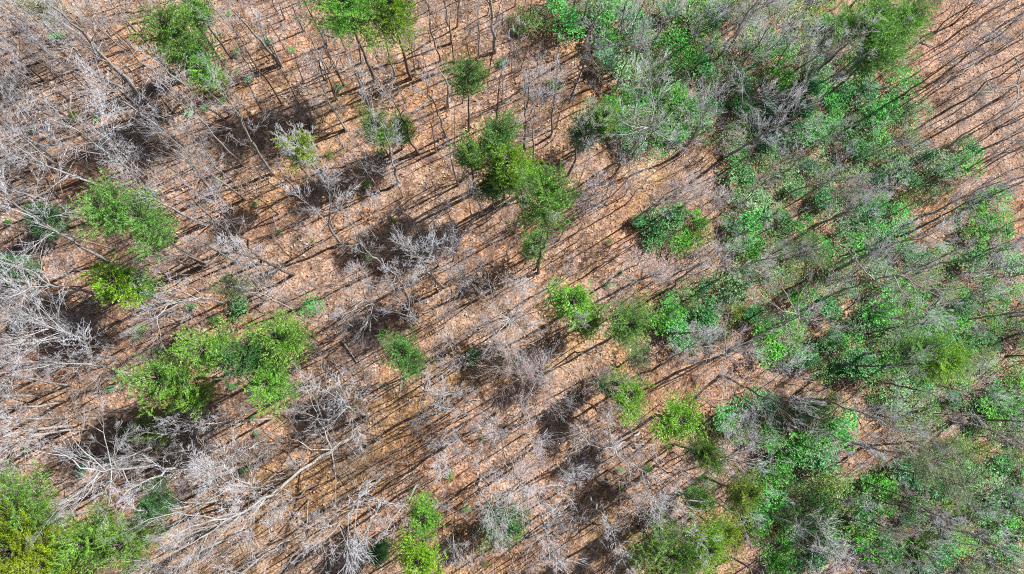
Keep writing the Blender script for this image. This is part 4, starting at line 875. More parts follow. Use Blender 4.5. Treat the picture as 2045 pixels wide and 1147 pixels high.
# trees with limbs traced one by one: (crop, trunk, colour, radius, [limbs], crown_len, n auto limbs, description/label, height)
HEROES = [
 ('G', [(2040, 345), (1900, 435), (1790, 510), (1670, 600), (1560, 690), (1380, 800), (1150, 940)], 'grey', .22,
  [[(1890, 440), (1790, 440), (1690, 380), (1590, 350)], [(1890, 440), (1840, 300), (1780, 150), (1750, 80)], [(1890, 440), (1920, 560), (1915, 700), (1920, 780)],
   [(1400, 800), (1250, 830), (1050, 800), (880, 830), (740, 900)], [(1400, 800), (1250, 950), (1180, 1060)], [(1500, 740), (1380, 900), (1230, 930)], [(1600, 670), (1480, 770), (1440, 850)],
   [(1300, 850), (1120, 860), (960, 960), (880, 1030)], [(1960, 390), (2050, 480), (2150, 540)]], 3.4, 9, 'longest white-trunked bare tree, lying diagonally across the lower left', 22),
 ('G', [(1560, 680), (1450, 650), (1330, 640), (1230, 580), (1150, 520)], 'pale', .16,
  [[(1450, 650), (1350, 600), (1260, 500), (1240, 440)], [(1330, 640), (1180, 740), (1050, 740), (960, 690)], [(1450, 650), (1440, 560), (1390, 480)]], 2.8, 7, 'white crooked tree with a black foot, inside the limbs of the longest one', 15),
 ('G', [(895, 530), (790, 540), (700, 545), (570, 560)], 'pale', .18,
  [[(570, 560), (480, 550), (380, 470), (290, 470), (200, 440)], [(570, 560), (490, 650), (400, 720), (310, 800)], [(600, 555), (520, 490), (430, 380), (400, 330)],
   [(640, 550), (620, 420), (590, 330), (560, 320)], [(620, 550), (630, 660), (620, 760)], [(660, 550), (650, 470), (660, 400)], [(570, 560), (510, 680), (440, 760)], [(700, 560), (740, 650), (780, 690)]], 2.6, 5, 'white candelabra-shaped bare tree with spread limbs, above the corner pines', 14),
 ('D', [(550, 605), (470, 580), (380, 560), (290, 545), (200, 550)], 'pale', .17,
  [[(290, 545), (200, 470), (90, 430), (0, 400)], [(290, 545), (150, 550), (0, 520)], [(280, 540), (230, 460), (240, 340)], [(200, 550), (100, 600), (0, 620)]], 2.4, 5, 'pale sturdy leaning tree with a forked crown at the left edge', 13),
 ('D', [(1280, 650), (1170, 620), (1060, 635), (960, 660)], 'pale', .13,
  [[(1170, 620), (1060, 540), (940, 500)], [(1170, 620), (1000, 640), (800, 640), (660, 650)], [(1060, 635), (950, 690), (850, 760)], [(960, 660), (900, 720), (920, 840)]], 2.4, 5, 'white thin-forked leaning tree above the second pine of the large clump', 11),
 ('D', [(1690, 690), (1620, 660), (1550, 625), (1480, 590), (1430, 510)], 'grey', .14,
  [[(1480, 590), (1400, 590), (1280, 620)], [(1550, 625), (1520, 560), (1560, 510)], [(1480, 590), (1430, 530), (1380, 500)]], 2.2, 6, 'grey tree with curling white limbs beside the pale left pine', 10),
 ('D', [(650, 870), (480, 850), (300, 790), (180, 760)], 'pale', .15,
  [[(480, 850), (330, 800), (150, 740), (20, 690)], [(480, 850), (300, 870), (80, 880)], [(560, 870), (440, 890), (330, 950)], [(400, 820), (300, 700), (290, 640)], [(500, 850), (420, 780), (330, 740)], [(300, 790), (160, 830), (20, 860)]], 3.2, 10, 'dense white fan-shaped tree with a black shaded foot at the left edge', 13),
 ('D', [(790, 1055), (690, 1040), (600, 1015), (450, 995), (300, 1000)], 'pale', .13,
  [[(450, 995), (250, 990), (80, 990), (0, 970)], [(600, 1015), (560, 1080), (500, 1120)], [(700, 1040), (700, 980), (740, 960)], [(300, 1000), (150, 1030), (0, 1050)]], 2.4, 6, 'white horizontal leaning tree pointing left from the large clump', 12),
 ('B', [(310, 1105), (270, 1030), (230, 970), (210, 930)], 'pale', .11,
  [[(230, 970), (150, 930), (60, 870)], [(230, 970), (110, 945), (0, 950)], [(240, 960), (230, 880), (240, 850)], [(250, 970), (330, 930), (430, 950)], [(230, 970), (170, 890), (120, 850)]], 1.8, 6, 'bluish-white splayed tree with flat spreading limbs', 7),
 ('E', [(335, 715), (270, 660), (220, 630)], 'pale', .10,
  [[(270, 660), (180, 640), (60, 600)], [(270, 660), (230, 560), (220, 520)], [(250, 650), (180, 720), (90, 760)], [(270, 660), (250, 740), (220, 780)], [(250, 640), (160, 560), (140, 540)], [(220, 630), (160, 690), (80, 720)]], 1.8, 6, 'white splayed tree above the lone round pine', 7),
 ('E', [(1060, 770), (1055, 740)], 'pale', .11,
  [[(1055, 740), (980, 690), (940, 640)], [(1055, 740), (1110, 680), (1130, 600)], [(1055, 740), (1150, 690), (1230, 610), (1310, 510)], [(1055, 740), (980, 760), (920, 780)],
   [(1055, 740), (1000, 820), (950, 870)], [(1055, 740), (1060, 650), (1050, 600)], [(1055, 740), (1120, 790), (1100, 850)], [(1055, 740), (1040, 820)]], 2.0, 6, 'white tree seen straight from above, limbs radiating in all directions', 14),
 ('B', [(1730, 880), (1790, 800), (1850, 730)], 'pale', .17,
  [[(1850, 730), (1760, 760), (1660, 770)], [(1850, 730), (1750, 720), (1680, 680)], [(1850, 730), (1880, 660), (1880, 570), (1830, 470)], [(1850, 730), (1930, 700), (1990, 640)],
   [(1840, 750), (1830, 800), (1800, 850)], [(1850, 730), (1870, 640), (1790, 630)], [(1850, 730), (1940, 790), (2000, 800)]], 2.6, 6, 'white-limbed tree radiating at the left edge of the upper thickets', 13),
 ('H', [(1800, 335), (1720, 385), (1660, 430)], 'pale', .14,
  [[(1660, 430), (1640, 380), (1630, 310)], [(1660, 430), (1570, 430), (1520, 405), (1480, 420)], [(1660, 430), (1640, 480), (1600, 510)], [(1660, 430), (1670, 480), (1720, 500), (1740, 560), (1740, 620)],
   [(1660, 430), (1590, 430), (1600, 460), (1640, 470)], [(1720, 500), (1800, 540), (1820, 590)]], 1.6, 3, 'white tree with thick curling antler-like limbs right of bottom centre', 13),
 ('H', [(1480, 340), (1430, 350)], 'pale', .08,
  [[(1430, 350), (1370, 370), (1310, 380)], [(1430, 350), (1400, 330), (1330, 350)], [(1470, 345), (1480, 280), (1480, 220)]], 1.4, 4, 'small white tree left of the antler-limbed one', 6),
 ('H', [(1810, 595), (1850, 640), (1880, 700)], 'pale', .12,
  [[(1880, 700), (1910, 780), (1920, 880)], [(1850, 640), (1760, 620), (1650, 620)], [(1850, 640), (1830, 560), (1780, 520)], [(1880, 700), (1860, 780), (1880, 840)], [(1850, 640), (1920, 640), (1970, 600)]], 2.6, 9, 'white spray-crowned tree below the antler-limbed one', 11),
 ('F', [(20, 1050), (150, 990), (240, 950), (300, 935)], 'grey', .17,
  [[(300, 930), (230, 895), (80, 920)], [(300, 930), (290, 830), (310, 740)], [(300, 935), (190, 965), (180, 1010)], [(300, 935), (290, 1000)], [(300, 935), (430, 920), (600, 1000), (680, 990)], [(300, 930), (400, 880), (450, 860)]], 2.4, 6, 'white-forked tree, leftmost of three in a diagonal row within the right half', 13),
 ('F', [(430, 880), (540, 810), (640, 760), (720, 720)], 'grey', .20,
  [[(720, 720), (660, 640), (620, 560), (600, 540)], [(720, 720), (620, 700), (560, 650)], [(720, 720), (710, 640), (750, 560)], [(720, 720), (700, 790), (730, 840)], [(720, 720), (800, 670), (810, 590)], [(720, 720), (850, 760), (960, 820)]], 2.8, 7, 'stout white-forked tree, middle of three in a diagonal row', 15),
 ('F', [(850, 615), (1000, 565), (1150, 510), (1260, 485)], 'grey', .20,
  [[(1260, 485), (1330, 490), (1400, 600), (1450, 650)], [(1320, 485), (1440, 560), (1520, 610)], [(1150, 510), (1060, 420), (1040, 360)], [(1200, 490), (1240, 420), (1290, 400)], [(1260, 485), (1400, 500), (1560, 540)], [(1260, 485), (1300, 580), (1390, 640)]], 2.8, 8, 'stout grey tree, rightmost of three in a diagonal row', 17),
 ('I', [(210, 500), (280, 480), (320, 475)], 'pale', .12,
  [[(310, 475), (230, 440), (130, 440)], [(310, 475), (250, 530)], [(310, 475), (380, 500), (460, 580), (560, 650)], [(320, 475), (370, 420), (380, 320)], [(320, 475), (430, 440), (530, 480)], [(320, 475), (400, 560), (480, 620)]], 2.6, 9, 'white forked tree between the two lower right pines', 10),
 ('C', [(1870, 560), (1920, 520), (1965, 485)], 'grey', .20,
  [[(1965, 490), (1830, 520), (1770, 430), (1720, 370), (1690, 280)], [(1830, 520), (1740, 520)], [(1965, 490), (1970, 560), (1950, 630), (1910, 680)], [(1965, 490), (1990, 400), (1960, 330), (1900, 260), (1830, 200)], [(1720, 370), (1600, 440)], [(1960, 330), (2010, 370)], [(1965, 490), (1870, 490)]], 1.8, 3, 'white crooked-limbed tree above the wide shadow near the right edge', 15),
 ('H', [(1075, 540), (1090, 590), (1110, 620)], 'pale', .09,
  [[(1110, 620), (1060, 690), (1020, 730)], [(1110, 620), (1160, 720), (1170, 770)], [(1100, 600), (1200, 640), (1270, 650)], [(1110, 620), (1100, 740), (1060, 830)], [(1090, 590), (1020, 580)], [(1110, 620), (1200, 700)]], 1.8, 5, 'white star-shaped spray tree at bottom centre', 8),
]
NAMES_G = 'leafless trees on the leaf litter'
make_limbs()
rt = random.Random(77)
occupied = []
for k, pp, col, r, cl, nl, desc in T:
    pts = cr(k, pp)
    g0, path, h = solve_path(pts)
    small = h < 7
    if h < 4: path = [p * 1.0 for p in path]
    traced_tree(g0, path, r, cl * (0.85 if small else 1), nl, rt, MT[col], desc, None, pts[len(pts) // 2], 0.3 if small else 0.4)
    occupied.append(pts[0])
for k, pp, col, r, limbs, cl, nl, label, h in HEROES:
    pts = cr(k, pp)
    g0, path, h = solve_path(pts, h)
    wp = [p + g0 for p in path]; wpx = [project(p) for p in wp]
    ext = []
    ends = []
    for lb in limbs:
        lp = cr(k, lb)
        # start on the nearest traced point of the trunk or of an earlier limb
        best = None
        for src in [list(zip(wpx, wp))] + ends:
            for (a, b_) in zip(src, src[1:]):
                for f in (0, .25, .5, .75, 1):
                    x = a[0][0] + (b_[0][0] - a[0][0]) * f; y = a[0][1] + (b_[0][1] - a[0][1]) * f
                    dd = (x - lp[0][0]) ** 2 + (y - lp[0][1]) ** 2
                    if best is None or dd < best[0]: best = (dd, a[1].lerp(b_[1], f))
        st = best[1]; plen = sum(math.hypot(b_[0] - a[0], b_[1] - a[1]) for a, b_ in zip(lp, lp[1:]))
        rise = min(4.0, plen / 19.5 * 0.35)
        ws = [st]; acc = 0
        for a, b_ in zip(lp, lp[1:]):
            acc += math.hypot(b_[0] - a[0], b_[1] - a[1])
            ws.append(at_z(*b_, st.z + rise * acc / plen))
        ends.append([(project(w), w) for w in ws])
        ext.append(([w - g0 for w in ws], r * 0.36, max(0.016, r * 0.11)))
    traced_tree(g0, path, r * 0.68, cl, nl, rt, MT[col], None, label, wpx[-1], 0.45, ext)
    
    occupied.append(pts[0])
LAND = [l_ for l_ in LAND if l_[1]]

# ------------------------------------------------------------------ filler trees, saplings, brush: copies of a few built trees
def proto_tree(Hh, r, cl, nl, col, seed, kids=(6, 5, 4), t0=0.42, spread=0.9):
    q = random.Random(seed); lx_, ly_ = q.uniform(-.06, .06), q.uniform(-.06, .06)
    path = [Vector((lx_ * Hh * f + q.uniform(-.15, .15) * (f > 0), ly_ * Hh * f + q.uniform(-.15, .15) * (f > 0), Hh * f)) for f in (0, .25, .5, .75, 1)]
    return Hh, bare_tree_parts(path, r, cl, nl, q, MT[col], t0, 3, kids, spread=spread)
big = [proto_tree(H_, r, cl, nl, c_, 100 + i) for i, (H_, r, cl, nl, c_) in enumerate([(17, .15, 2.8, 9, 'pale'), (15, .13, 2.6, 8, 'grey'), (18, .17, 3.2, 9, 'grey'), (14, .12, 2.8, 9, 'pale'), (16, .14, 2.4, 8, 'dark'), (12, .10, 2.6, 9, 'rose')])]
spray = [proto_tree(5.5, .05, 2.3, 10, c_, 200 + i, (6, 4, 3), 0.12) for i, c_ in enumerate(['pale', 'rose', 'grey', 'dusk'])]
pole = [proto_tree(9.5, .075, 1.3, 5, c_, 300 + i, (4, 3, 2), 0.55) for i, c_ in enumerate(['dark', 'grey', 'pale', 'grey'])]
slim = [proto_tree(15, .125, 2.3, 7, c_, 400 + i, (5, 4, 3), 0.55, 0.6) for i, c_ in enumerate(['grey', 'pale', 'grey', 'dark'])]

def in_green(x, y):
    """how much evergreen thicket grows at this picture point (0..1)"""
    g_ = -9
    E_ = [(1290, 60, 120, 90), (1420, 60, 120, 110), (1560, 80, 130, 110), (1330, 180, 110, 90), (1480, 210, 120, 100), (1640, 170, 100, 100), (1300, 260, 70, 60),
          (1600, 300, 150, 110), (1740, 250, 90, 90), (1760, 360, 110, 70), (1560, 400, 100, 80), (1680, 440, 130, 70), (1560, 520, 90, 70), (1650, 560, 110, 80), (1340, 455, 65, 40),
          (1490, 470, 50, 60), (1780, 560, 140, 70), (1950, 440, 60, 40), (1940, 540, 110, 60), (1880, 620, 180, 70), (1990, 640, 70, 90), (1370, 640, 62, 62), (1560, 690, 60, 50), (1470, 590, 70, 50),
          (1760, 690, 110, 80), (1960, 740, 100, 80), (1850, 800, 120, 60), (1500, 845, 65, 45), (1620, 840, 60, 40), (1980, 870, 80, 80), (1940, 960, 120, 80), (1560, 950, 60, 50),
          (1600, 1000, 70, 60), (1680, 990, 55, 60), (1830, 1000, 100, 80), (1900, 1080, 160, 80), (1770, 1080, 70, 70), (1590, 1090, 80, 50), (1530, 1040, 50, 50), (1910, 330, 35, 25), (1650, 720, 50, 40), (1150, 30, 50, 40), (1060, 40, 45, 25), (1740, 950, 40, 40), (1480, 360, 50, 30)]
    for ex_, ey_, a, b_ in E_:
        q = ((x - ex_) / a) ** 2 + ((y - ey_) / b_) ** 2
        g_ = max(g_, 1 - q)
    return g_

rf = random.Random(5)
def far_from(x, y, lst, d):
    return all((x - a) ** 2 + (y - b_) ** 2 > d * d for a, b_ in lst)
def place(protos, n, name, cat, group, descs, dens, gap, smin, smax, tries=6000, margin=(0, 0, 0, 0)):
    lst = []; k = 0
    clear = name != 'laurel_bush'
    while len(lst) < n and k < tries:
        k += 1
        x = rf.uniform(-margin[0], W + margin[1]); y = rf.uniform(-margin[2], H + margin[3])
        if rf.random() > dens(x, y) or not far_from(x, y, lst, gap) or not far_from(x, y, occupied, gap * 0.6): continue
        if clear and not all((x - c_[0]) ** 2 + (y - c_[1]) ** 2 > (r_ * 0.8 + 14) ** 2 for c_, r_, *_z in PINES): continue
        lst.append((x, y))
        i = rf.randrange(len(protos)); parts = protos[i][1] if isinstance(protos[i], tuple) else protos[i]
        s = rf.uniform(smin, smax)
        ax = Vector((rf.gauss(0, 1), rf.gauss(0, 1), 0)).normalized()
        rot = Quaternion(ax, rf.gauss(0, 0.07)) @ Quaternion((0, 0, 1), rf.uniform(0, 6.28))
        g0 = ground(x, y)
        put(parts, name, g0, descs[i], cat, group, rot, s, px=(x, y))
    occupied.extend(lst)

def d_big(x, y):
    if x > 1850 and y < 420: return 0.9
    return 0.9 if in_green(x, y) > 0 else (0.14 if 500 < x < 1250 else 0.14)
place(big, 62, 'bare_tree', 'tree', NAMES_G, ['tall pale bare tree', 'tall grey bare tree', 'stout grey bare tree', 'pale wide-crowned bare tree', 'dark-trunked bare tree', 'rosy-twigged bare tree'], d_big, 52, 0.6, 1.05)
# just outside the top and right edges: only their shadows and branch tips reach the picture
place(big, 16, 'bare_tree', 'tree', NAMES_G, ['tall pale bare tree', 'tall grey bare tree', 'stout grey bare tree', 'pale wide-crowned bare tree', 'dark-trunked bare tree', 'rosy-twigged bare tree'],
      lambda x, y: 1.0 if (x > W + 15 or y < -15) else 0, 95, 0.8, 1.1, margin=(0, 230, 160, 0))
place(slim, 95, 'bare_tree', 'tree', NAMES_G, ['slim grey bare tree', 'slim pale bare tree', 'straight grey bare tree', 'slim dark bare tree'],
      lambda x, y: (0.8 if x < 1150 else 0.7), 50, 0.6, 1.1)
place(pole, 225, 'sapling', 'sapling', 'thin leafless saplings', ['thin dark sapling', 'thin grey sapling', 'thin pale sapling', 'slender grey sapling'],
      lambda x, y: 0.9 if y < 560 or x < 1300 else 0.5, 24, 0.5, 1.25)
for x, y, rpx, i in [(610, 240, 34, 1), (560, 235, 30, 1), (850, 470, 32, 1), (930, 575, 34, 3), (960, 530, 26, 1), (1050, 730, 50, 1), (1080, 770, 44, 3), (1015, 740, 30, 3),
                     (660, 365, 40, 0), (640, 400, 26, 3), (1190, 395, 46, 0), (1160, 420, 30, 1), (385, 830, 40, 1), (430, 850, 34, 3), (160, 650, 50, 3), (1290, 1010, 50, 0), (1330, 1060, 34, 1), (500, 985, 50, 0), (430, 960, 50, 0), 
                     (1270, 840, 36, 3), (1190, 870, 30, 1), (900, 870, 24, 0), (1140, 950, 30, 0), (1240, 390, 34, 3), (430, 800, 34, 3), (395, 175, 40, 3), (360, 165, 30, 3), (840, 250, 30, 1), (720, 790, 44, 0), (680, 810, 34, 0), (260, 430, 26, 1), (220, 310, 34, 1), (270, 320, 34, 0), (1440, 300, 40, 1), (1420, 400, 30, 1), (1580, 130, 50, 0), (1500, 110, 50, 0), (1640, 130, 40, 3), (1420, 520, 36, 0), (1250, 520, 34, 1), (1290, 550, 40, 1)]:
    p = ground(x, y); dep = -(QI @ (p - CAM)).z; s_ = rpx * dep / F / (2.3 if i != 3 else 3.2)
    put(spray[i][1], 'twiggy_bush', p, ['pale twiggy bush', 'rosy twiggy bush', 'grey twiggy bush', 'dusky purple twiggy bush'][i], 'bush', 'leafless twiggy bushes', Quaternion((0, 0, 1), rf.uniform(0, 6.28)), (s_ * 1.15, s_ * 1.15, s_ * .75), px=(x, y))
    occupied.append((x, y))
place(spray, 88, 'twiggy_bush', 'bush', 'leafless twiggy bushes', ['pale twiggy bush', 'rosy twiggy bush', 'grey twiggy bush', 'dusky purple twiggy bush'],
      lambda x, y: 0.8, 38, 0.3, 0.75)

# evergreen thickets of laurel: every bush a thing
rl = random.Random(9)
laurel = []
for i, (lm_, R_, H_, n_, lf) in enumerate([('leaf_green', 1.6, 1.7, 620, .18), ('leaf_green', 1.3, 1.5, 480, .17), ('leaf_blue', 1.6, 1.6, 600, .18), ('leaf_blue', 1.2, 1.4, 420, .16), ('leaf_yellow', 1.4, 1.5, 460, .15), ('leaf_olive', 1.4, 1.4, 320, .14), ('leaf_sage', 1.5, 1.7, 380, .15), ('leaf_green', 1.8, 1.8, 480, .18)]):
    laurel.append(shrub_parts(R_, H_, rl, M[lm_], M['dark'], int(n_ * (0.62 + 0.12 * i % 0.5)), lf * (0.62 + 0.07 * (i % 4))))
LD = ['glossy green laurel bush', 'small green laurel bush', 'bluish-green laurel bush', 'small bluish-green laurel bush', 'yellow-green bush', 'olive-green thin bush', 'sage-green misty bush', 'open green laurel bush']
place(laurel, 290, 'laurel_bush', 'bush', 'evergreen bushes of the thickets', LD, lambda x, y: 1.0 if in_green(x, y) > -0.1 else 0.0, 32, 0.95, 1.75, 30000)
# low evergreen ground cover between the laurels
cov = []
while len(cov) < 21000:
    x, y = rf.uniform(0, W + 40), rf.uniform(-20, H + 20)
    if in_green(x, y) > -0.05 and noise.noise(Vector((x / 45, y / 45, 3))) > -0.25:
        g0 = ground(x, y); cov.append((g0.x, g0.y, g0.z + rf.uniform(0.1, 0.75)))
for nm, mk, sl in (('ground_cover', 'leaf_green', slice(0, 9000)), ('ground_cover', 'leaf_olive', slice(9000, 14000)), ('ground_cover', 'leaf_sage', slice(14000, 21000))):
    A = np.repeat(np.array(cov[sl]), 9, 0); K = len(A); A = A + rs.normal(0, 1, (K, 3)) * np.array([0.22, 0.22, 0.10])
    az = rs.uniform(0, 6.28, K); D = np.stack([np.cos(az), np.sin(az), rs.uniform(-.3, .5, K)], 1); S = np.cross(D, np.array([[0, 0, 1.0]]) + rs.normal(0, .4, (K, 3)))
    ln = rs.uniform(0.08, 0.17, (K, 1)); wd = ln * .28
    V = np.stack([A, A + D * ln * .5 + S * wd, A + D * ln, A + D * ln * .5 - S * wd], 1).reshape(-1, 3)
    link(nm, mesh_np(nm, V, np.arange(K * 4).reshape(-1, 4), M[mk]), None, 'stuff')
# bushes standing alone on the brown ground: (x, y, radius px, prototype)
for x, y, rpx, i in [(620, 607, 28, 0), (480, 615, 28, 3), (425, 640, 16, 0), (270, 665, 18, 0), (370, 613, 15, 2), (950, 715, 27, 2), (1110, 172, 24, 0), (1040, 50, 20, 2), (1000, 118, 13, 3), (530, 72, 12, 2),
                     (220, 922, 18, 0), (153, 943, 13, 3), (40, 900, 11, 0), (140, 220, 12, 4), (182, 228, 9, 0), (370, 215, 13, 0), (403, 210, 13, 0), (440, 193, 12, 0), (465, 98, 13, 4), (492, 155, 12, 2), (578, 92, 8, 0), (450, 20, 8, 2),
                     (185, 98, 16, 2), (110, 60, 18, 2), (470, 135, 9, 0), (735, 515, 20, 6), (787, 436, 7, 0), (497, 837, 10, 2), (507, 867, 10, 3), (730, 362, 10, 0), (920, 352, 7, 4), (963, 875, 10, 6), (897, 955, 13, 0), (928, 1017, 14, 6),
                     (970, 1130, 9, 0), (1160, 938, 8, 0), (1238, 942, 12, 6), (1298, 937, 12, 0), (1242, 980, 7, 0), (1217, 478, 12, 4), (1243, 540, 7, 3), (1216, 570, 14, 6), (485, 945, 12, 2), (460, 770, 14, 2), (270, 850, 9, 4),
                     (1415, 960, 24, 0), (1385, 985, 14, 4), (1690, 845, 14, 0), (1975, 175, 10, 4), (880, 800, 8, 0), (763, 770, 9, 2), (660, 303, 10, 4), (55, 250, 12, 0), (5, 435, 12, 0), (1320, 270, 20, 6), (1900, 325, 22, 0), (215, 775, 14, 2),
                     (300, 700, 9, 0), (880, 745, 6, 0), (505, 400, 8, 2), (620, 475, 6, 0), (550, 457, 6, 0), (655, 300, 9, 4), (670, 170, 12, 2), (430, 355, 9, 0)]:
    parts = laurel[i]; R_ = [1.6, 1.3, 1.6, 1.2, 1.4, 1.4, 1.5, 1.8][i]
    p = ground(x, y); p = at_z(x, y, p.z + 1.0); g0 = Vector((p.x, p.y, ground_z(p.x, p.y)))
    dep = -(QI @ (g0 - CAM)).z; s = rpx * dep / F / R_
    put(parts, 'laurel_bush', g0, ['glossy lone green bush', 'small lone green bush', 'bluish-green lone bush', 'dark bluish lone bush', 'lone yellow-green bush', 'lone olive bush', 'misty sage lone bush', 'open lone green bush'][i],
        'bush', 'evergreen bushes on the leaf litter', Quaternion((0, 0, 1), rf.uniform(0, 6.28)), (s * rf.uniform(.6, 1.2), s * rf.uniform(.6, 1.1), s * rf.uniform(.6, 1.1)), px=(x, y))

# the thinnest stems, far past three hundred: one mass
segs = []; rq = random.Random(8)
for _ in range(1050):
    x, y = rq.uniform(-20, W + 60), rq.uniform(-60, H)
    if in_green(x, y) > 0 and rq.random() < 0.6: continue
    g0 = ground(x, y); hh = rq.uniform(3.5, 9); lx_, ly_ = rq.gauss(0, .06), rq.gauss(0, .06); r = 0.026 + 0.0055 * hh
    px_ = [g0 + Vector((lx_ * hh * f + rq.gauss(0, .08) * (f > 0), ly_ * hh * f + rq.gauss(0, .08) * (f > 0), hh * f)) for f in (0, .2, .4, .6, .8, 1)]
    for i in range(5):
        segs.append((*px_[i], *px_[i + 1], r * (1 - .17 * i), r * (1 - .17 * (i + 1))))
        if i > 1:
            for _k in range(3):
                d = Vector((rq.gauss(0, 1), rq.gauss(0, 1), 0.9)).normalized(); q = px_[i] + d * rq.uniform(.5, 1.2)
                segs.append((*px_[i], *q, 0.014, 0.008)); d = (d + Vector((rq.gauss(0, .5), rq.gauss(0, .5), .2))).normalized(); segs.append((*q, *(q + d * .5), 0.010, 0.005))
link('thin_stems', seg_mesh('thin_stems', segs, M['dark'], 3), None, 'stuff')

# low seedlings nobody could count
segs = []
rq = random.Random(3)
for _ in range(900):
    x, y = rq.uniform(0, W), rq.uniform(0, H); g0 = ground(x, y); out = ([], [])
    for k in range(2):
        a = rq.uniform(0, 6.28); grow((g0.x, g0.y, g0.z), (math.cos(a) * .5, math.sin(a) * .5, .8), rq.uniform(0.7, 2.2), 0.016, 1, 3, out, rq, 0.05, (0, 5, 4), 0.010)
    segs += out[0] + out[1]
link('undergrowth', twig_mesh('undergrowth', segs, M['twig_rose']), None, 'stuff')

# fallen logs
LOGS = [('E', (100, 870), (190, 1000), .10, 'grey', 'straight grey log left of the lone round pine'),
 ('A', (1835, 350), (1860, 450), .09, 'pale', 'pale short log among thin dark trunks, upper left'),
 ('B', (500, 650), (628, 552), .13, 'pale', 'pale brushy log lying diagonally in the upper middle'),
 ('B', (1400, 585), (1475, 400), .11, 'pale', 'pale forked log at the left edge of the upper thickets'),
 ('E', (320, 185), (450, 65), .08, 'pale', 'pale-ended log left of the dark fan-shaped tree'),
 ('G', (1770, 985), (1620, 1145), .14, 'pale', 'thick pale log on the bottom edge left of centre'),
 ('G', (1925, 1045), (1830, 1130), .12, 'pale', 'shorter pale log near the bottom edge, right of the thick one'),
 ('E', (920, 320), (1050, 232), .08, 'grey', 'thin grey log right of the vase-shaped white tree'),
 ('H', (430, 612), (520, 578), .06, 'pale', 'thin pale log on open litter above the bottom-centre pines'),
 ('H', (800, 155), (880, 150), .07, 'pale', 'small white log in the lower middle'),
 ('H', (1050, 255), (1175, 195), .06, 'pale', 'slender tan log right of the small white one, lower middle'),
 ('H', (950, 185), (1025, 145), .10, 'grey', 'grey log with bark in the lower middle'),
 ('A', (1530, 893), (1900, 893), .08, 'dark', 'dark straight log running past the small lime pine'),
 ('H', (1125, 960), (1185, 885), .09, 'pale', 'pale log right of the dark holly'),
 ('C', (1410, 240), (1485, 268), .09, 'pale', 'white log at the foot of the yellow top-right pine'),
 ('H', (1755, 402), (1865, 412), .06, 'pale', 'thin pale log under the antler-limbed tree'),
 ('H', (1700, 985), (1760, 1050), .06, 'pale', 'thin pale stick log by the bottom-edge pines'),
 ('E', (1640, 1000), (1670, 1030), .06, 'pale', 'short pale log below the soft pine'),
 ('E', (1740, 1010), (1780, 990), .07, 'pale', 'tan log chunk below the soft pine'),
 ('F', (300, 860), (345, 842), .07, 'pale', 'tan log beside the leftmost white-forked tree'),
 ('H', (0, 1090), (70, 1045), .12, 'grey', 'thick grey log near the bottom edge, left of the pines'),
 ('H', (115, 1140), (170, 1095), .11, 'grey', 'bluish grey log stub on the bottom edge'),
 ('A', (290, 320), (305, 430), .05, 'pale', 'thin pale log near the top left bushes'),
 ('B', (215, 440), (260, 400), .07, 'pale', 'small tan log under the top-edge pines'),
 ('B', (300, 320), (318, 290), .07, 'pale', 'tan log stub under the top-edge pines'),
 ('G', (1955, 870), (2000, 930), .07, 'grey', 'short grey log lying low on the brown slope'),
 ('I', (1215, 400), (1275, 365), .07, 'pale', 'white log beside the dark curved trunk')]
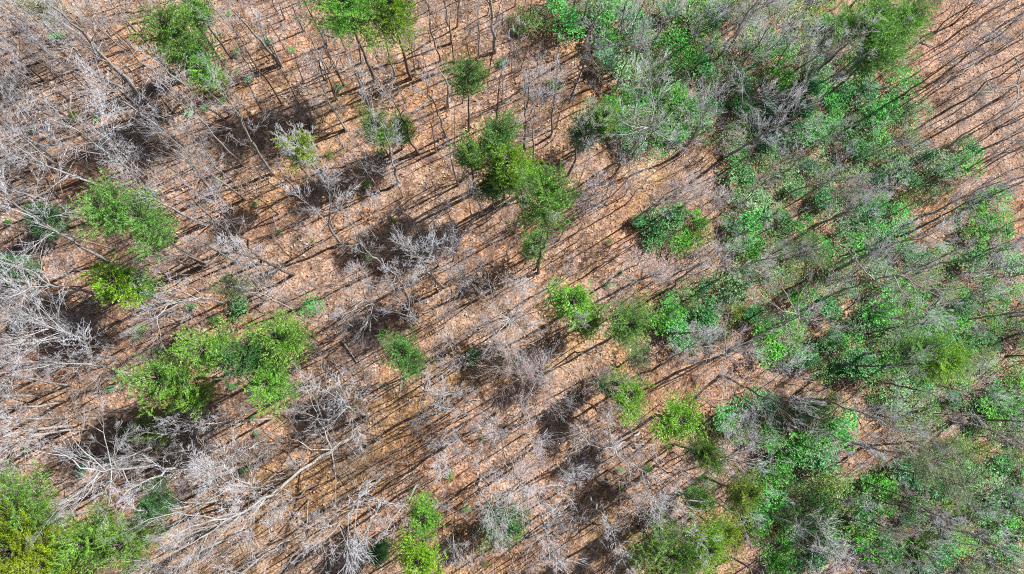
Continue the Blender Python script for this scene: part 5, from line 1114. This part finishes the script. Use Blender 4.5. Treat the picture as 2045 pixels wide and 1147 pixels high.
for k, a, b_, r, col, label in LOGS:
    (x0, y0), (x1, y1) = cr(k, [a, b_])
    p, q = ground(x0, y0), ground(x1, y1); n_ = max(4, int((q - p).length / 0.6)); pts = []
    for i in range(n_ + 1):
        v = p.lerp(q, i / n_); v.x += rf.uniform(-.05, .05); v.y += rf.uniform(-.05, .05); v.z = ground_z(v.x, v.y) + r + 0.06
        pts.append(v - p)
    o = thing('fallen_log', p, None, 'log', 'logs fallen on the litter', label, ((x0 + x1) / 2, (y0 + y1) / 2))
    link('trunk', tube_mesh('trunk', pts, [r * (1 - 0.5 * i / n_) for i in range(n_ + 1)], M[col], 8, rf), o)
    st = []
    for i in range(4):
        v = pts[rf.randrange(1, n_)]; w = v + Vector((rf.uniform(-.6, .6), rf.uniform(-.6, .6), rf.uniform(.1, .5)))
        st.append((*v, *w, r * .3, r * .12))
    link('branch_stub', seg_mesh('branch_stub', st, M[col], 5), o)

# ------------------------------------------------------------------ labels: what it is, and where it stands from the nearest landmark
def direction(dx, dy):
    a = math.degrees(math.atan2(-dy, dx)) % 360
    return ['right of', 'upper right of', 'above', 'upper left of', 'left of', 'lower left of', 'below', 'lower right of'][int((a + 22.5) // 45) % 8]
ORD = ['', 'second ', 'third ', 'fourth ', 'fifth ', 'sixth ', 'seventh ', 'eighth ', 'ninth ', 'tenth ', 'eleventh ', 'twelfth ', 'thirteenth ', 'fourteenth ', 'fifteenth ', 'sixteenth ']
cells = {}; seen = set()
for th in THINGS:
    if th['label']:
        th['o']['label'] = th['label']; continue
    x, y = th['px']
    (lx_, ly_), lm_ = min(LAND, key=lambda l_: (l_[0][0] - x) ** 2 + (l_[0][1] - y) ** 2)
    cells.setdefault((th['desc'], direction(x - lx_, y - ly_), lm_), []).append((math.hypot(x - lx_, y - ly_), th))
for (desc, dr, lm_), lst in cells.items():
    lst.sort(key=lambda q: q[0])
    for i, (_, th) in enumerate(lst):
        s = desc + (', ' if i == 0 else ', ' + ORD[i] + 'one ') + dr + ' ' + lm_
        while len(s.replace('-', ' ').split()) > 16 and ' ' in desc:     # shorten from the front of the description
            desc_s = s.split(' ', 1)[1]; s = desc_s
        if s in seen: print('SAME', s)
        seen.add(s); th['o']['label'] = s
        if len(s.replace('-', ' ').split()) > 16: print('LONG', len(s.split()), s)
tris = sum(sum(len(p.vertices) - 2 for p in me.polygons) if len(me.polygons) < 1000 else len(me.loops) - 2 * len(me.polygons) for me in bpy.data.meshes)
print('TRIANGLES', tris, 'OBJECTS', len(bpy.data.objects), 'THINGS', len(THINGS))
